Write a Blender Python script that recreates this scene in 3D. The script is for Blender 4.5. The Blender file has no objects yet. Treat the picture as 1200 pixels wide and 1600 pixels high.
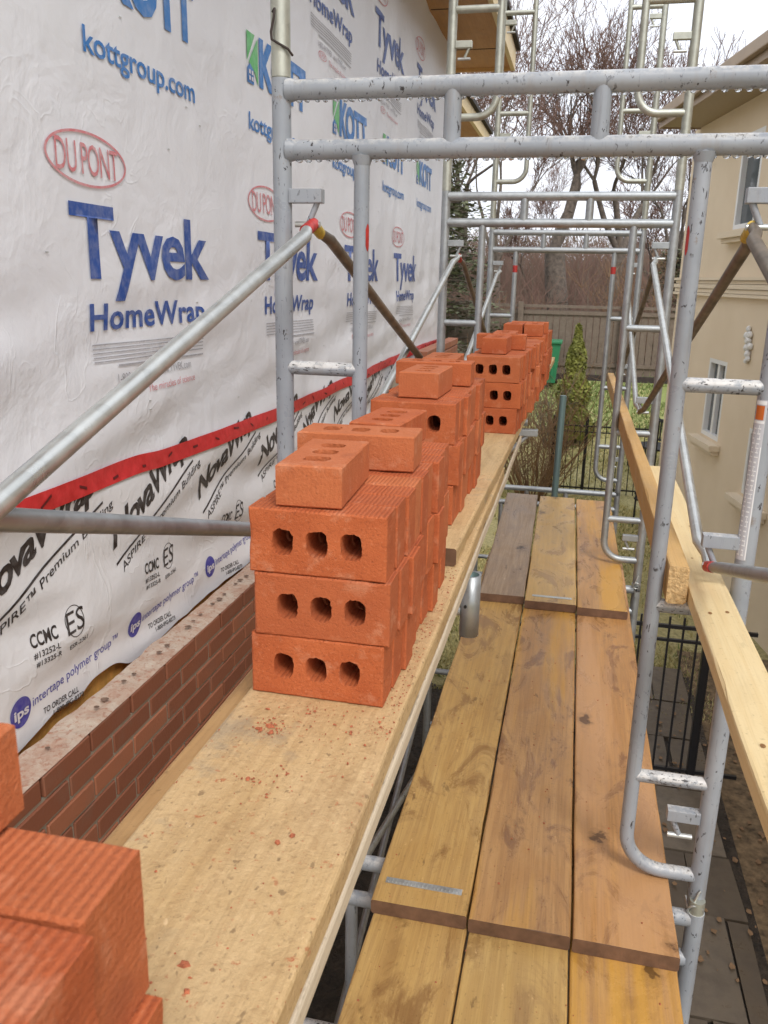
import bpy, bmesh, math, random
from mathutils import Vector, Matrix, noise as mnoise
R = math.radians
random.seed(7)
scene = bpy.context.scene
COL = scene.collection

# ---------------------------------------------------------------- camera, world, sun, exposure
cam_d = bpy.data.cameras.new("camera")
cam = bpy.data.objects.new("camera", cam_d); COL.objects.link(cam)
cam_d.sensor_fit = 'VERTICAL'; cam_d.sensor_height = 36.0; cam_d.sensor_width = 27.0
cam_d.lens = 36.0 * 1300.4 / 1600.0
cam_d.clip_start = 0.02; cam_d.clip_end = 600
yaw, pitch, roll = 0.2190, 0.2732, 0.0203
fw = Vector((-math.sin(yaw)*math.cos(pitch), math.cos(yaw)*math.cos(pitch), -math.sin(pitch)))
r0 = Vector((math.cos(yaw), math.sin(yaw), 0)); u0 = r0.cross(fw)
rt = math.cos(roll)*r0 + math.sin(roll)*u0
up = -math.sin(roll)*r0 + math.cos(roll)*u0
mw = Matrix((rt, up, -fw)).transposed().to_4x4()
cam.matrix_world = mw
cam_d.dof.use_dof = True; cam_d.dof.focus_distance = 1.75; cam_d.dof.aperture_fstop = 18.0
scene.camera = cam

SUN_EL, SUN_ROT = R(50), R(150)
world = bpy.data.worlds.new("World"); scene.world = world; world.use_nodes = True
wn = world.node_tree; wn.nodes.clear()
wo = wn.nodes.new('ShaderNodeOutputWorld'); wb = wn.nodes.new('ShaderNodeBackground')
sky = wn.nodes.new('ShaderNodeTexSky'); sky.sky_type = 'NISHITA'; sky.sun_disc = False
sky.sun_elevation = SUN_EL; sky.sun_rotation = SUN_ROT; sky.dust_density = 6; sky.air_density = 1.5
wmix = wn.nodes.new('ShaderNodeMix'); wmix.data_type = 'RGBA'; wmix.inputs[0].default_value = 0.85
wtc = wn.nodes.new('ShaderNodeTexCoord'); wnz = wn.nodes.new('ShaderNodeTexNoise'); wnz.inputs['Scale'].default_value = 2.2
wnz.inputs['Detail'].default_value = 5
wrp = wn.nodes.new('ShaderNodeValToRGB')
wrp.color_ramp.elements[0].position = .3; wrp.color_ramp.elements[0].color = (7.6, 7.9, 8.8, 1)
wrp.color_ramp.elements[1].position = .75; wrp.color_ramp.elements[1].color = (9.6, 9.7, 10.0, 1)
wn.links.new(wtc.outputs['Generated'], wnz.inputs['Vector']); wn.links.new(wnz.outputs['Fac'], wrp.inputs[0])
wn.links.new(sky.outputs[0], wmix.inputs[6]); wn.links.new(wrp.outputs[0], wmix.inputs[7])
wn.links.new(wmix.outputs[2], wb.inputs['Color']); wb.inputs['Strength'].default_value = 0.13
wn.links.new(wb.outputs[0], wo.inputs[0])

sl = bpy.data.lights.new("sun", 'SUN'); sl.energy = 1.3; sl.angle = R(15); sl.color = (1, .985, .96)
so = bpy.data.objects.new("sun", sl); COL.objects.link(so)
az = SUN_ROT
sd = Vector((math.sin(az)*math.cos(SUN_EL), math.cos(az)*math.cos(SUN_EL), math.sin(SUN_EL)))
so.rotation_euler = sd.to_track_quat('Z', 'Y').to_euler(); so.location = sd*30

vs = scene.view_settings; vs.view_transform = 'Standard'; vs.look = 'None'; vs.exposure = 0.38; vs.gamma = 1
vs.use_curve_mapping = False
scene.cycles.max_bounces = 6

# ---------------------------------------------------------------- tags and helpers
def tag(o, label=None, cat=None, group=None, kind=None):
    if label: o['label'] = label
    if cat: o['category'] = cat
    if group: o['group'] = group
    if kind: o['kind'] = kind
    return o
def thing(name, label, cat, loc=(0, 0, 0), rz=0.0, group=None):
    o = bpy.data.objects.new(name, None); COL.objects.link(o); o.empty_display_size = .1
    o.location = loc; o.rotation_euler = (0, 0, rz)
    return tag(o, label, cat, group)

class MB:
    """collects shapes into one bmesh"""
    def __init__(s): s.bm = bmesh.new()
    def box(s, a, b, bev=0.0, mi=0, mat=None):
        x0, y0, z0 = a; x1, y1, z1 = b
        m = Matrix.Translation(((x0+x1)/2, (y0+y1)/2, (z0+z1)/2)) @ Matrix.Diagonal((abs(x1-x0), abs(y1-y0), abs(z1-z0), 1))
        if mat is not None: m = mat @ m
        g = bmesh.ops.create_cube(s.bm, size=1, matrix=m)
        fs = set(f for v in g['verts'] for f in v.link_faces)
        for f in fs: f.material_index = mi
        if bev:
            es = list(set(e for v in g['verts'] for e in v.link_edges))
            bmesh.ops.bevel(s.bm, geom=es, offset=bev, segments=2, affect='EDGES', profile=.6)
        return s
    def tube(s, pts, r, n=16, cap=True, mi=0):
        pts = [Vector(p) for p in pts]
        rr = r if isinstance(r, (list, tuple)) else [r]*len(pts)
        rings = []; ref = None
        for i, p in enumerate(pts):
            t = (pts[min(i+1, len(pts)-1)] - pts[max(i-1, 0)]).normalized()
            if ref is None:
                ref = t.orthogonal().normalized()
            ref = (ref - t*ref.dot(t)).normalized(); bn = t.cross(ref)
            rings.append([s.bm.verts.new(p + (ref*math.cos(a)+bn*math.sin(a))*rr[i]) for a in [2*math.pi*k/n for k in range(n)]])
        for i in range(len(rings)-1):
            for k in range(n):
                f = s.bm.faces.new((rings[i][k], rings[i][(k+1) % n], rings[i+1][(k+1) % n], rings[i+1][k])); f.smooth = True; f.material_index = mi
        if cap:
            f = s.bm.faces.new([s.bm.verts.new(v.co) for v in reversed(rings[0])]); f.material_index = mi
            f = s.bm.faces.new([s.bm.verts.new(v.co) for v in rings[-1]]); f.material_index = mi
        return s
    def blob(s, c, r, sub=1, jit=.25, sc=(1, 1, 1)):
        g = bmesh.ops.create_icosphere(s.bm, subdivisions=sub, radius=r)
        for v in g['verts']:
            k = 1 + random.uniform(-jit, jit)
            v.co = Vector((v.co.x*sc[0]*k, v.co.y*sc[1]*k, v.co.z*sc[2]*k)) + Vector(c)
        return s
    def quad(s, pts, mi=0):
        f = s.bm.faces.new([s.bm.verts.new(p) for p in pts]); f.material_index = mi; return s
    def build(s, name, mat, parent=None, loc=None):
        bmesh.ops.recalc_face_normals(s.bm, faces=s.bm.faces[:])
        me = bpy.data.meshes.new(name); s.bm.to_mesh(me); s.bm.free()
        for m in (mat if isinstance(mat, (list, tuple)) else [mat]): me.materials.append(m)
        o = bpy.data.objects.new(name, me); COL.objects.link(o)
        if parent: o.parent = parent
        if loc: o.location = loc
        return o
def raw(name, vs_, fs_, mat, parent=None, smooth=False):
    me = bpy.data.meshes.new(name); me.from_pydata(vs_, [], fs_); me.update()
    for m in (mat if isinstance(mat, (list, tuple)) else [mat]): me.materials.append(m)
    if smooth: me.polygons.foreach_set('use_smooth', [True]*len(me.polygons))
    o = bpy.data.objects.new(name, me); COL.objects.link(o)
    if parent: o.parent = parent
    return o
def arc(c, r, a0, a1, n, ax=(1, 0, 0), ay=(0, 0, 1)):
    c = Vector(c); ax = Vector(ax); ay = Vector(ay)
    return [c + ax*r*math.cos(R(a0+(a1-a0)*i/n)) + ay*r*math.sin(R(a0+(a1-a0)*i/n)) for i in range(n+1)]

# ---------------------------------------------------------------- materials
class NM:
    def __init__(s, name):
        s.m = bpy.data.materials.new(name); s.m.use_nodes = True; s.t = s.m.node_tree
        s.b = s.t.nodes['Principled BSDF']; s._co = None
    def n(s, typ, **kw):
        x = s.t.nodes.new(typ)
        for k, v in kw.items(): setattr(x, k, v)
        return x
    def lk(s, a, b): s.t.links.new(a, b)
    def put(s, inp, v):
        if hasattr(v, 'is_linked') or isinstance(v, bpy.types.NodeSocket): s.lk(v, inp)
        else: inp.default_value = v
    def co(s, sc=(1, 1, 1), rnd=False, src='Object', rot=(0, 0, 0)):
        tc = s.n('ShaderNodeTexCoord'); mp = s.n('ShaderNodeMapping'); mp.inputs['Scale'].default_value = sc
        mp.inputs['Rotation'].default_value = rot
        s.lk(tc.outputs[src], mp.inputs['Vector'])
        if rnd:
            oi = s.n('ShaderNodeObjectInfo'); mm = s.n('ShaderNodeMath', operation='MULTIPLY'); mm.inputs[1].default_value = 37.0
            s.lk(oi.outputs['Random'], mm.inputs[0]); s.lk(mm.outputs[0], mp.inputs['Location'])
        return mp.outputs[0]
    def rand(s): return s.n('ShaderNodeObjectInfo').outputs['Random']
    def noise(s, vec, scale=5, detail=4, rough=.55, dist=0, col=False):
        x = s.n('ShaderNodeTexNoise'); s.lk(vec, x.inputs['Vector']); x.inputs['Scale'].default_value = scale
        x.inputs['Detail'].default_value = detail; x.inputs['Roughness'].default_value = rough; x.inputs['Distortion'].default_value = dist
        return x.outputs['Color' if col else 'Fac']
    def vor(s, vec, scale=5, feat='F1', out='Distance', rnd=1.0):
        x = s.n('ShaderNodeTexVoronoi', feature=feat); s.lk(vec, x.inputs['Vector']); x.inputs['Scale'].default_value = scale
        x.inputs['Randomness'].default_value = rnd
        return x.outputs[out]
    def ramp(s, fac, stops, const=False):
        x = s.n('ShaderNodeValToRGB'); s.lk(fac, x.inputs[0]); cr = x.color_ramp
        if const: cr.interpolation = 'CONSTANT'
        while len(cr.elements) < len(stops): cr.elements.new(.5)
        for e, (p, c) in zip(cr.elements, stops):
            e.position = p; e.color = (c, c, c, 1) if isinstance(c, (int, float)) else (*c, 1)
        return x.outputs[0]
    def mix(s, fac, a, b, mode='MIX'):
        x = s.n('ShaderNodeMix', data_type='RGBA', blend_type=mode); s.put(x.inputs[0], fac)
        for i, v in ((6, a), (7, b)):
            if isinstance(v, tuple): v = (*v, 1) if len(v) == 3 else v
            s.put(x.inputs[i], v)
        return x.outputs[2]
    def math(s, op, a, b=0.0):
        x = s.n('ShaderNodeMath', operation=op); s.put(x.inputs[0], a); s.put(x.inputs[1], b); return x.outputs[0]
    def sep(s, vec):
        x = s.n('ShaderNodeSeparateXYZ'); s.lk(vec, x.inputs[0]); return x.outputs
    def bump(s, h, strength=.5, dist=.01, prev=None):
        x = s.n('ShaderNodeBump'); s.put(x.inputs['Height'], h); x.inputs['Strength'].default_value = strength; x.inputs['Distance'].default_value = dist
        if prev is not None: s.lk(prev, x.inputs['Normal'])
        return x.outputs[0]
    def fin(s, col, rough=.6, nrm=None, metal=0.0, spec=.5, **kw):
        s.put(s.b.inputs['Base Color'], (*col, 1) if isinstance(col, tuple) and len(col) == 3 else col)
        s.put(s.b.inputs['Roughness'], rough); s.put(s.b.inputs['Metallic'], metal); s.b.inputs['Specular IOR Level'].default_value = spec
        if nrm is not None: s.lk(nrm, s.b.inputs['Normal'])
        for k, v in kw.items(): s.b.inputs[k].default_value = v
        return s.m
def simple(name, col, rough=.6, metal=0.0, spec=.5, nscale=0, namt=.15, bs=0):
    m = NM(name)
    if nscale:
        v = m.co(); nz = m.noise(v, nscale, 4)
        c = m.mix(m.ramp(nz, [(.3, 0.0), (.7, 1.0)]), tuple(x*(1-namt) for x in col), tuple(min(1, x*(1+namt)) for x in col))
        return m.fin(c, rough, m.bump(nz, bs, .01) if bs else None, metal, spec)
    return m.fin(col, rough, None, metal, spec)

def brick_mat():
    m = NM('fired_clay'); v = m.co(rnd=True); vo = m.co(); s = m.sep(vo)
    n1 = m.noise(v, 14, 5); n2 = m.noise(v, 260, 3, .75); n3 = m.noise(v, 60, 4, .6)
    c = m.mix(m.ramp(n1, [(.3, 0.), (.7, 1.)]), (.42, .098, .031), (.55, .148, .050))
    c = m.mix(m.ramp(n3, [(.62, 0.), (.75, .5)]), c, (.62, .25, .13))
    c = m.mix(m.math('MULTIPLY', m.ramp(n2, [(.32, 1.), (.44, 0.)]), .55), c, (.22, .06, .03)); c = m.mix(m.math('MULTIPLY', m.ramp(n2, [(.60, 0.), (.70, 1.)]), .4), c, (.70, .32, .17))
    rr = m.rand()
    c = m.mix(m.ramp(rr, [(0., .0), (1., .45)]), c, (.36, .08, .03)); r2 = m.math('FRACT', m.math('MULTIPLY', rr, 17.3)); c = m.mix(m.ramp(r2, [(.5, 0.), (1., .35)]), c, (.62, .24, .10))
    c = m.mix(m.math('MULTIPLY', m.ramp(m.noise(v, 22, 5, .7), [(.56, 0.), (.68, 1.)]), .35), c, (.66, .32, .19))
    c = m.mix(m.math('MULTIPLY', m.ramp(m.noise(v, 9, 4, .7), [(.60, 0.), (.70, 1.)]), .4), c, (.26, .065, .03))
    # drawn ribs of the wire-cut side faces run along the extrusion (local z)
    geo = m.n('ShaderNodeNewGeometry'); tr = m.n('ShaderNodeVectorTransform', vector_type='NORMAL', convert_from='WORLD', convert_to='OBJECT')
    m.lk(geo.outputs['True Normal'], tr.inputs[0]); ns = m.sep(tr.outputs[0])
    ny = m.math('GREATER_THAN', ns[1], .7); nx = m.math('GREATER_THAN', m.math('ABSOLUTE', ns[0]), .7)
    wob = m.math('MULTIPLY', n3, .0016)
    def rib(axis, per): return m.math('SINE', m.math('MULTIPLY', m.math('ADD', axis, wob), 2*math.pi/per))
    rx = m.math('MULTIPLY', rib(s[0], .0062), ny); ry = m.math('MULTIPLY', m.math('MULTIPLY', rib(s[1], .0062), nx), .15)
    ribs = m.math('ADD', rx, ry)
    groove = m.ramp(m.math('ADD', m.math('MULTIPLY', ribs, .5), .5), [(0., 1.), (.35, 0.)])
    c = m.mix(m.math('MULTIPLY', groove, .38), c, (.2, .05, .022))
    b1 = m.bump(ribs, .45, .0012); b2 = m.bump(n2, .8, .002, b1); b3 = m.bump(n3, .35, .003, b2)
    return m.fin(c, .78, b3, spec=.3)
def wood_mat(name, ca, cb, stain, rough=.5, grain=1.0, stains=.5, knots=True, fuzz=.35, streak=None, rough_face=0.0):
    m = NM(name); v = m.co((1, 1, 1), rnd=True)
    vg = m.co((46, 1.3, 46), rnd=True); vf = m.co((260, 7, 260), rnd=True); vb = m.co((9, 2.6, 9), rnd=True)
    g = m.noise(vg, 1, 6, .62, 1.6); f = m.noise(vf, 1, 3, .6); g2 = m.noise(vb, 1, 6, .68, .7); sp = m.noise(v, 110, 3, .6); big = m.noise(m.co((6.5, 2.6, 6.5), rnd=True), 1, 6, .7, 1.2)
    c = m.mix(m.ramp(g2, [(.32, 0.), (.68, 1.)]), ca, cb)
    c = m.mix(m.math('MULTIPLY', m.ramp(g, [(.44, 0.), (.56, 1.)]), .45*grain), c, stain)
    c = m.mix(m.math('MULTIPLY', m.ramp(f, [(.50, 0.), (.68, 1.)]), .30*grain), c, tuple(x*.55 for x in stain))
    c = m.mix(m.math('MULTIPLY', m.ramp(big, [(.50, 0.), (.63, 1.)]), stains), c, tuple(x*.85 for x in stain))
    dk = m.noise(m.co((26, 9, 26), rnd=True), 1, 4, .6, .3)
    c = m.mix(m.math('MULTIPLY', m.ramp(dk, [(.66, 0.), (.71, 1.)]), .55*min(1, stains*2)), c, tuple(x*.4 for x in stain))
    c = m.mix(m.math('MULTIPLY', m.ramp(sp, [(.62, 0.), (.72, 1.)]), .35), c, tuple(x*.4 for x in stain))
    if stains >= .4: c = m.mix(m.math('MULTIPLY', m.ramp(m.noise(m.co((38, 16, 38), rnd=True), 1, 4, .7), [(.66, 0.), (.72, 1.)]), .5), c, tuple(min(1, x*1.35+.06) for x in cb))
    if streak: c = m.mix(m.math('MULTIPLY', m.ramp(m.noise(m.co((7, .5, 7), rnd=True), 1, 5, .65), [(.48, 0.), (.60, 1.)]), .75), c, streak)
    if knots:
        vk = m.co((1.0, .42, .001), rnd=True); wob = m.mix(.06, vk, m.noise(v, 30, 3, col=True), 'ADD')
        k = m.vor(wob, 5.0); kd = m.ramp(k, [(.07, 1.), (.09, .4), (.16, 0.)])
        c = m.mix(m.math('MULTIPLY', kd, .8), c, tuple(x*(.28 if stain[0] < .45 else .55) for x in stain))
    nb = m.bump(g, .22*grain, .002); nb = m.bump(f, .35*grain, .0012, nb); nb = m.bump(sp, fuzz, .0022, nb)
    if rough_face:
        ch = m.noise(v, 85, 5, .7, .8); c = m.mix(m.math('MULTIPLY', m.ramp(ch, [(.55, 0.), (.66, 1.)]), .30), c, tuple(x*.8 for x in stain))
        c = m.mix(m.math('MULTIPLY', m.ramp(m.noise(v, 130, 4, .6), [(.56, 0.), (.66, 1.)]), .28), c, tuple(min(1, x*1.2) for x in cb))
        gr = m.noise(v, 6, 5, .65); c = m.mix(m.math('MULTIPLY', m.ramp(gr, [(.58, 0.), (.68, 1.)]), .5), c, (.27, .235, .18))
        rd = m.math('MULTIPLY', m.ramp(m.noise(v, 75, 3, .6), [(.64, 0.), (.69, 1.)]), m.ramp(m.noise(v, 5, 3), [(.45, 0.), (.6, 1.)])); c = m.mix(m.math('MULTIPLY', rd, .7), c, (.42, .13, .05))
        pit = m.noise(m.co((120, 70, 120), rnd=True), 1, 2, .5); c = m.mix(m.math('MULTIPLY', m.ramp(pit, [(.66, 0.), (.72, 1.)]), .6), c, (.16, .10, .05))
        nb = m.bump(ch, .7, .0025, nb); nb = m.bump(pit, -.5, .002, nb)
    rf = m.ramp(big, [(.35, rough+.12), (.65, max(.2, rough-.15))])
    return m.fin(c, rf, nb, spec=.28)
def painted_tube(crust=False):
    m = NM('chipped_grey_paint'); v = m.co(rnd=True); vl = m.co((1, 1, .45), rnd=True)
    n1 = m.noise(v, 6, 4); ch = m.noise(vl, 95, 4, .6, .5); ch2 = m.noise(v, 13, 6, .7); sc = m.noise(m.co((150, 150, 12), rnd=True), 1, 4, .6)
    c = m.mix(m.ramp(n1, [(.3, 0.), (.7, 1.)]), (.255, .28, .315), (.345, .37, .405))
    c = m.mix(m.math('MULTIPLY', m.ramp(sc, [(.60, 0.), (.70, 1.)]), .35), c, (.18, .19, .21))
    chip = m.math('MULTIPLY', m.ramp(ch, [(.615, 0.), (.64, 1.)]), m.ramp(ch2, [(.44, 0.), (.56, 1.)]))
    rust = m.ramp(ch2, [(.64, 0.), (.70, 1.)])
    geo = m.n('ShaderNodeNewGeometry'); nz = m.sep(geo.outputs['Normal'])[2]; grime = m.noise(v, 38, 6, .75)
    flat_ = m.ramp(nz, [(.25, 0.), (.8, 1.)])
    c = m.mix(m.math('MULTIPLY', m.math('MULTIPLY', flat_, m.ramp(grime, [(.42, 0.), (.58, 1.)])), .8), c, (.60, .59, .56))
    c = m.mix(m.math('MULTIPLY', m.math('MULTIPLY', flat_, m.ramp(grime, [(.60, 0.), (.66, 1.)])), .8), c, (.10, .085, .075))
    if crust:
        cr = m.ramp(m.noise(v, 30, 6, .75), [(.40, 0.), (.5, 1.)]); fl = m.ramp(m.noise(m.co((60, 160, 160), rnd=True), 1, 4, .6), [(.60, 0.), (.64, 1.)])
        c = m.mix(m.math('MULTIPLY', m.math('MULTIPLY', cr, m.ramp(nz, [(-.3, 0.), (.3, 1.)])), .9), c, (.66, .65, .63)); c = m.mix(fl, c, (.06, .055, .055))
    streak_ = m.ramp(m.noise(m.co((24, 24, 2.2), rnd=True), 1, 5, .65), [(.55, 0.), (.7, 1.)]); c = m.mix(m.math('MULTIPLY', streak_, .35), c, (.27, .235, .2))
    c = m.mix(m.math('MULTIPLY', rust, .7), c, (.23, .175, .13)); c = m.mix(chip, c, (.045, .042, .045))
    return m.fin(c, m.ramp(ch2, [(.3, .22), (.7, .55)]), m.bump(grime, .35, .002, m.bump(chip, -.5, .001)), spec=.5)
def galv(name='galvanised_steel', tint=(.64, .66, .64), rough=.27):
    m = NM(name); v = m.co(rnd=True)
    a = m.vor(v, 55, out='Color'); n1 = m.noise(v, 14, 5, .65)
    sa = m.n('ShaderNodeSeparateColor'); m.lk(a, sa.inputs[0])
    c = m.mix(m.ramp(n1, [(.3, 0.), (.7, 1.)]), tuple(x*.72 for x in tint), tint)
    c = m.mix(m.math('MULTIPLY', sa.outputs[0], .25), c, tuple(min(1, x*1.3) for x in tint))
    c = m.mix(m.ramp(n1, [(.68, 0.), (.76, .6)]), c, (.2, .17, .14))
    return m.fin(c, m.ramp(n1, [(.3, rough), (.7, rough+.22)]), m.bump(n1, .2, .002), metal=.75)

MAT = {}
MAT['brick'] = brick_mat()
MAT['crumb'] = simple('brick_dust', (.42, .13, .06), .9, nscale=200, namt=.4)
MAT['tan_ply'] = wood_mat('scuffed_tan_board', (.55, .37, .175), (.62, .44, .235), (.36, .21, .09), .7, .5, .4, False, .8, rough_face=1)
MAT['under_board'] = wood_mat('edge_board', (.42, .245, .10), (.5, .31, .14), (.25, .13, .05), .6, .6, .3, False)
MAT['pale_edge'] = wood_mat('pale_board', (.62, .52, .38), (.68, .58, .44), (.45, .34, .22), .6, .4, .3, False)
MAT['plank_tan'] = wood_mat('wet_tan_plank', (.50, .295, .093), (.58, .375, .14), (.25, .12, .045), .34, .6, .7)
MAT['plank_pink'] = wood_mat('wet_rose_plank', (.46, .243, .088), (.54, .315, .13), (.22, .10, .045), .34, .6, .75, streak=(.62, .33, .055))
MAT['plank_red'] = wood_mat('wet_reddish_plank', (.47, .23, .075), (.54, .295, .108), (.22, .095, .04), .34, .6, .75, streak=(.54, .30, .14))
MAT['plank_gold'] = wood_mat('wet_golden_plank', (.54, .335, .108), (.61, .405, .152), (.30, .155, .055), .36, .5, .6)
MAT['plank_grey'] = wood_mat('weathered_plank', (.33, .235, .155), (.40, .295, .20), (.18, .115, .075), .42, .8, .5)
MAT['lum_pale'] = wood_mat('fresh_spruce', (.76, .60, .33), (.80, .65, .38), (.66, .46, .20), .55, .5, .15)
MAT['lum_orange'] = wood_mat('amber_lumber', (.62, .38, .14), (.66, .43, .18), (.50, .27, .09), .55, .6, .2)
MAT['soffit'] = wood_mat('plywood_soffit', (.50, .27, .12), (.56, .32, .15), (.38, .19, .08), .7, .5, .3, False)
MAT['knot'] = simple('brown_knot', (.30, .15, .05), .6, nscale=300, namt=.4)
MAT['end_grain'] = simple('dark_end_grain', (.15, .08, .045), .6, nscale=25, namt=.3, bs=.3); MAT['lum_end'] = simple('sawn_end_grain', (.56, .38, .18), .8, nscale=90, namt=.3, bs=.8)  # plank end faces get a darker brown than the boards
MAT['paint'] = painted_tube()
MAT['paint_crust'] = painted_tube(True)
MAT['galv'] = galv()
MAT['galv_old'] = galv('dull_galvanised', (.44, .465, .475), .38)
MAT['galv_warm'] = galv('yellowish_zinc', (.52, .53, .46), .36)
MAT['brown_steel'] = simple('brown_stained_steel', (.17, .135, .10), .5, .3, nscale=20, namt=.35)
MAT['red_paint'] = simple('red_spray', (.42, .03, .025), .5, nscale=60, namt=.35)
MAT['yellow_paint'] = simple('yellow_spray', (.55, .38, .05), .5, nscale=60, namt=.3)
MAT['black'] = simple('black_metal', (.012, .012, .014), .35)
MAT['black_rub'] = simple('black_plastic', (.02, .02, .022), .6)
m = NM('rain_water'); MAT['water'] = m.fin((.85, .88, .9), .05, **{'Transmission Weight': .9, 'IOR': 1.33})
def wrap_mat(name, ca, cb, s):
    m = NM(name); v = m.co(); v2 = m.co((1, 1, 1), rot=(R(35), 0, 0))
    n1 = m.noise(v, 5.5, 4, .5, .5); n2 = m.vor(v2, 4.3, feat='DISTANCE_TO_EDGE'); n3 = m.noise(v, 55, 4, .6)
    crease = m.ramp(n2, [(.0, 1.), (.05, 0.)]); msk = m.ramp(m.noise(v, 2.2, 3), [(.5, 0.), (.65, 1.)])
    big = m.noise(v, 1.3, 4)
    c = m.mix(m.ramp(big, [(.3, 0.), (.7, 1.)]), ca, cb)
    b = m.bump(n1, s, .018); b = m.bump(m.math('MULTIPLY', crease, msk), .22*s, .004, b); rg = m.noise(m.co((1, 1.6, 1.1), rot=(R(25), 0, 0)), 3.2, 3, .5, 1.0); rl = m.ramp(m.math('ABSOLUTE', m.math('SUBTRACT', rg, .5)), [(0., 1.), (.018, 0.)]); b = m.bump(m.math('MULTIPLY', rl, m.ramp(m.noise(v, 1.7, 3), [(.42, 0.), (.6, 1.)])), .22, .005, b); b = m.bump(n3, .12, .004, b)
    return m, c, b
m, c, b = wrap_mat('white_house_wrap', (.735, .75, .79), (.785, .80, .835), .6); MAT['wrap'] = m.fin(c, .42, b, spec=.35)
m, c, b = wrap_mat('off_white_membrane', (.715, .715, .73), (.77, .765, .775), .4); MAT['nova'] = m.fin(c, .38, b, spec=.45)
def ink(name, col, patch=.2):
    m = NM(name); v = m.co(); n1 = m.noise(v, 5.5, 4, .5, .5); n2 = m.noise(v, 40, 3)
    c = m.mix(m.math('MULTIPLY', m.ramp(n2, [(.4, 0.), (.75, 1.)]), patch), col, (.7, .69, .7))
    return m.fin(c, .45, m.bump(n1, .5, .018), spec=.35)
MAT['ink_navy'] = ink('navy_print', (.028, .085, .33)); MAT['ink_blue'] = ink('mid_blue_print', (.035, .19, .52))
MAT['ink_red'] = ink('faded_red_print', (.62, .20, .22), .45); MAT['ink_green'] = ink('green_print', (.12, .48, .16))
MAT['ink_grey'] = ink('grey_print', (.33, .33, .36), .4); MAT['ink_black'] = ink('black_print', (.03, .022, .02), .12)
MAT['ink_violet'] = ink('violet_print', (.05, .045, .32), .15)
MAT['ink_paper'] = ink('pale_print', (.7, .68, .72), .1)
m = NM('red_sheathing_tape'); v = m.co(); n1 = m.noise(v, 30, 4)
MAT['tape'] = m.fin(m.mix(m.ramp(n1, [(.3, 0.), (.7, 1.)]), (.50, .018, .02), (.66, .04, .045)), .38, m.bump(m.noise(v, 12, 5, .6), .5, .006))
MAT['tape_ink'] = simple('dark_red_print', (.12, .01, .012), .5)
MAT['osb'] = simple('amber_sheathing', (.80, .42, .10), .7, nscale=25, namt=.25, bs=.3)
m = NM('dark_red_brick'); v = m.co(); at = m.n('ShaderNodeAttribute', attribute_name='tone'); n1 = m.noise(v, 90, 4); n2 = m.noise(v, 9, 4)
c = m.mix(at.outputs['Fac'], (.24, .085, .045), (.36, .135, .07)); c = m.mix(m.math('MULTIPLY', m.ramp(n2, [(.55, 0.), (.75, 1.)]), .35), c, (.22, .14, .10))
MAT['wallbrick'] = m.fin(c, .55, m.bump(n1, .4, .003), spec=.4)
m = NM('mortar'); v = m.co(); n1 = m.noise(v, 40, 5, .7)
MAT['mortar'] = m.fin(m.mix(n1, (.26, .215, .16), (.38, .33, .26)), .85, m.bump(n1, .6, .004))
m = NM('mortar_smeared_bed'); v = m.co(); n1 = m.noise(v, 16, 6, .7, .5); n2 = m.noise(v, 60, 5, .7)
c = m.mix(m.ramp(n1, [(.35, 0.), (.65, 1.)]), (.45, .29, .21), (.55, .46, .37)); c = m.mix(m.ramp(n2, [(.52, 0.), (.66, .85)]), c, (.36, .15, .09))
MAT['bed'] = m.fin(c, .8, m.bump(n2, .8, .006))
m = NM('beige_stucco'); v = m.co(); n1 = m.noise(v, 140, 4, .7); n2 = m.noise(v, 1.2, 5, .6)
MAT['stucco'] = m.fin(m.mix(m.ramp(n2, [(.3, 0.), (.7, 1.)]), (.70, .575, .41), (.76, .635, .465)), .85, m.bump(n1, .5, .004))
MAT['stucco_dark'] = simple('tan_trim_stucco', (.72, .61, .45), .8, nscale=90, namt=.06, bs=.3)
MAT['fascia'] = simple('brown_fascia', (.33, .24, .155), .5, nscale=4, namt=.1)
MAT['soffit_nb'] = simple('tan_soffit', (.36, .28, .18), .6, nscale=30, namt=.05)
MAT['shingle'] = simple('dark_shingle', (.05, .042, .04), .9, nscale=50, namt=.4, bs=.6)
MAT['white_trim'] = simple('white_vinyl', (.78, .78, .76), .35)
m = NM('window_glass'); MAT['glass'] = m.fin((.10, .115, .125), .06, spec=.9)
m = NM('wet_soil'); v = m.co(); n1 = m.noise(v, 12, 7, .72); n2 = m.vor(v, 26)
MAT['soil'] = m.fin(m.mix(m.ramp(n1, [(.35, 0.), (.7, 1.)]), (.022, .016, .011), (.085, .062, .042)), .6, m.bump(n1, 1., .05, m.bump(n2, .6, .02)))
m = NM('wet_flagstone'); v = m.co(rnd=False); at = m.n('ShaderNodeAttribute', attribute_name='tone'); n1 = m.noise(v, 7, 6, .65)
c = m.mix(at.outputs['Fac'], (.105, .080, .055), (.19, .155, .115)); c = m.mix(m.ramp(n1, [(.45, 0.), (.75, .6)]), c, (.06, .045, .03))
MAT['flag'] = m.fin(c, m.ramp(n1, [(.3, .22), (.7, .6)]), m.bump(n1, .4, .01))
m = NM('spring_turf'); v = m.co(); n1 = m.noise(v, 1.1, 6, .65); n2 = m.noise(v, 22, 5, .7)
c = m.mix(m.ramp(n1, [(.35, 0.), (.65, 1.)]), (.42, .37, .15), (.56, .49, .25)); c = m.mix(m.ramp(n2, [(.35, .6), (.6, 0.)]), c, (.12, .12, .035))
geo = m.n('ShaderNodeNewGeometry'); yy = m.sep(geo.outputs['Position'])[1]
c = m.mix(m.ramp(m.math('MULTIPLY', yy, .01), [(.166, 0.), (.186, .8)]), c, (.22, .29, .08))
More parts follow.
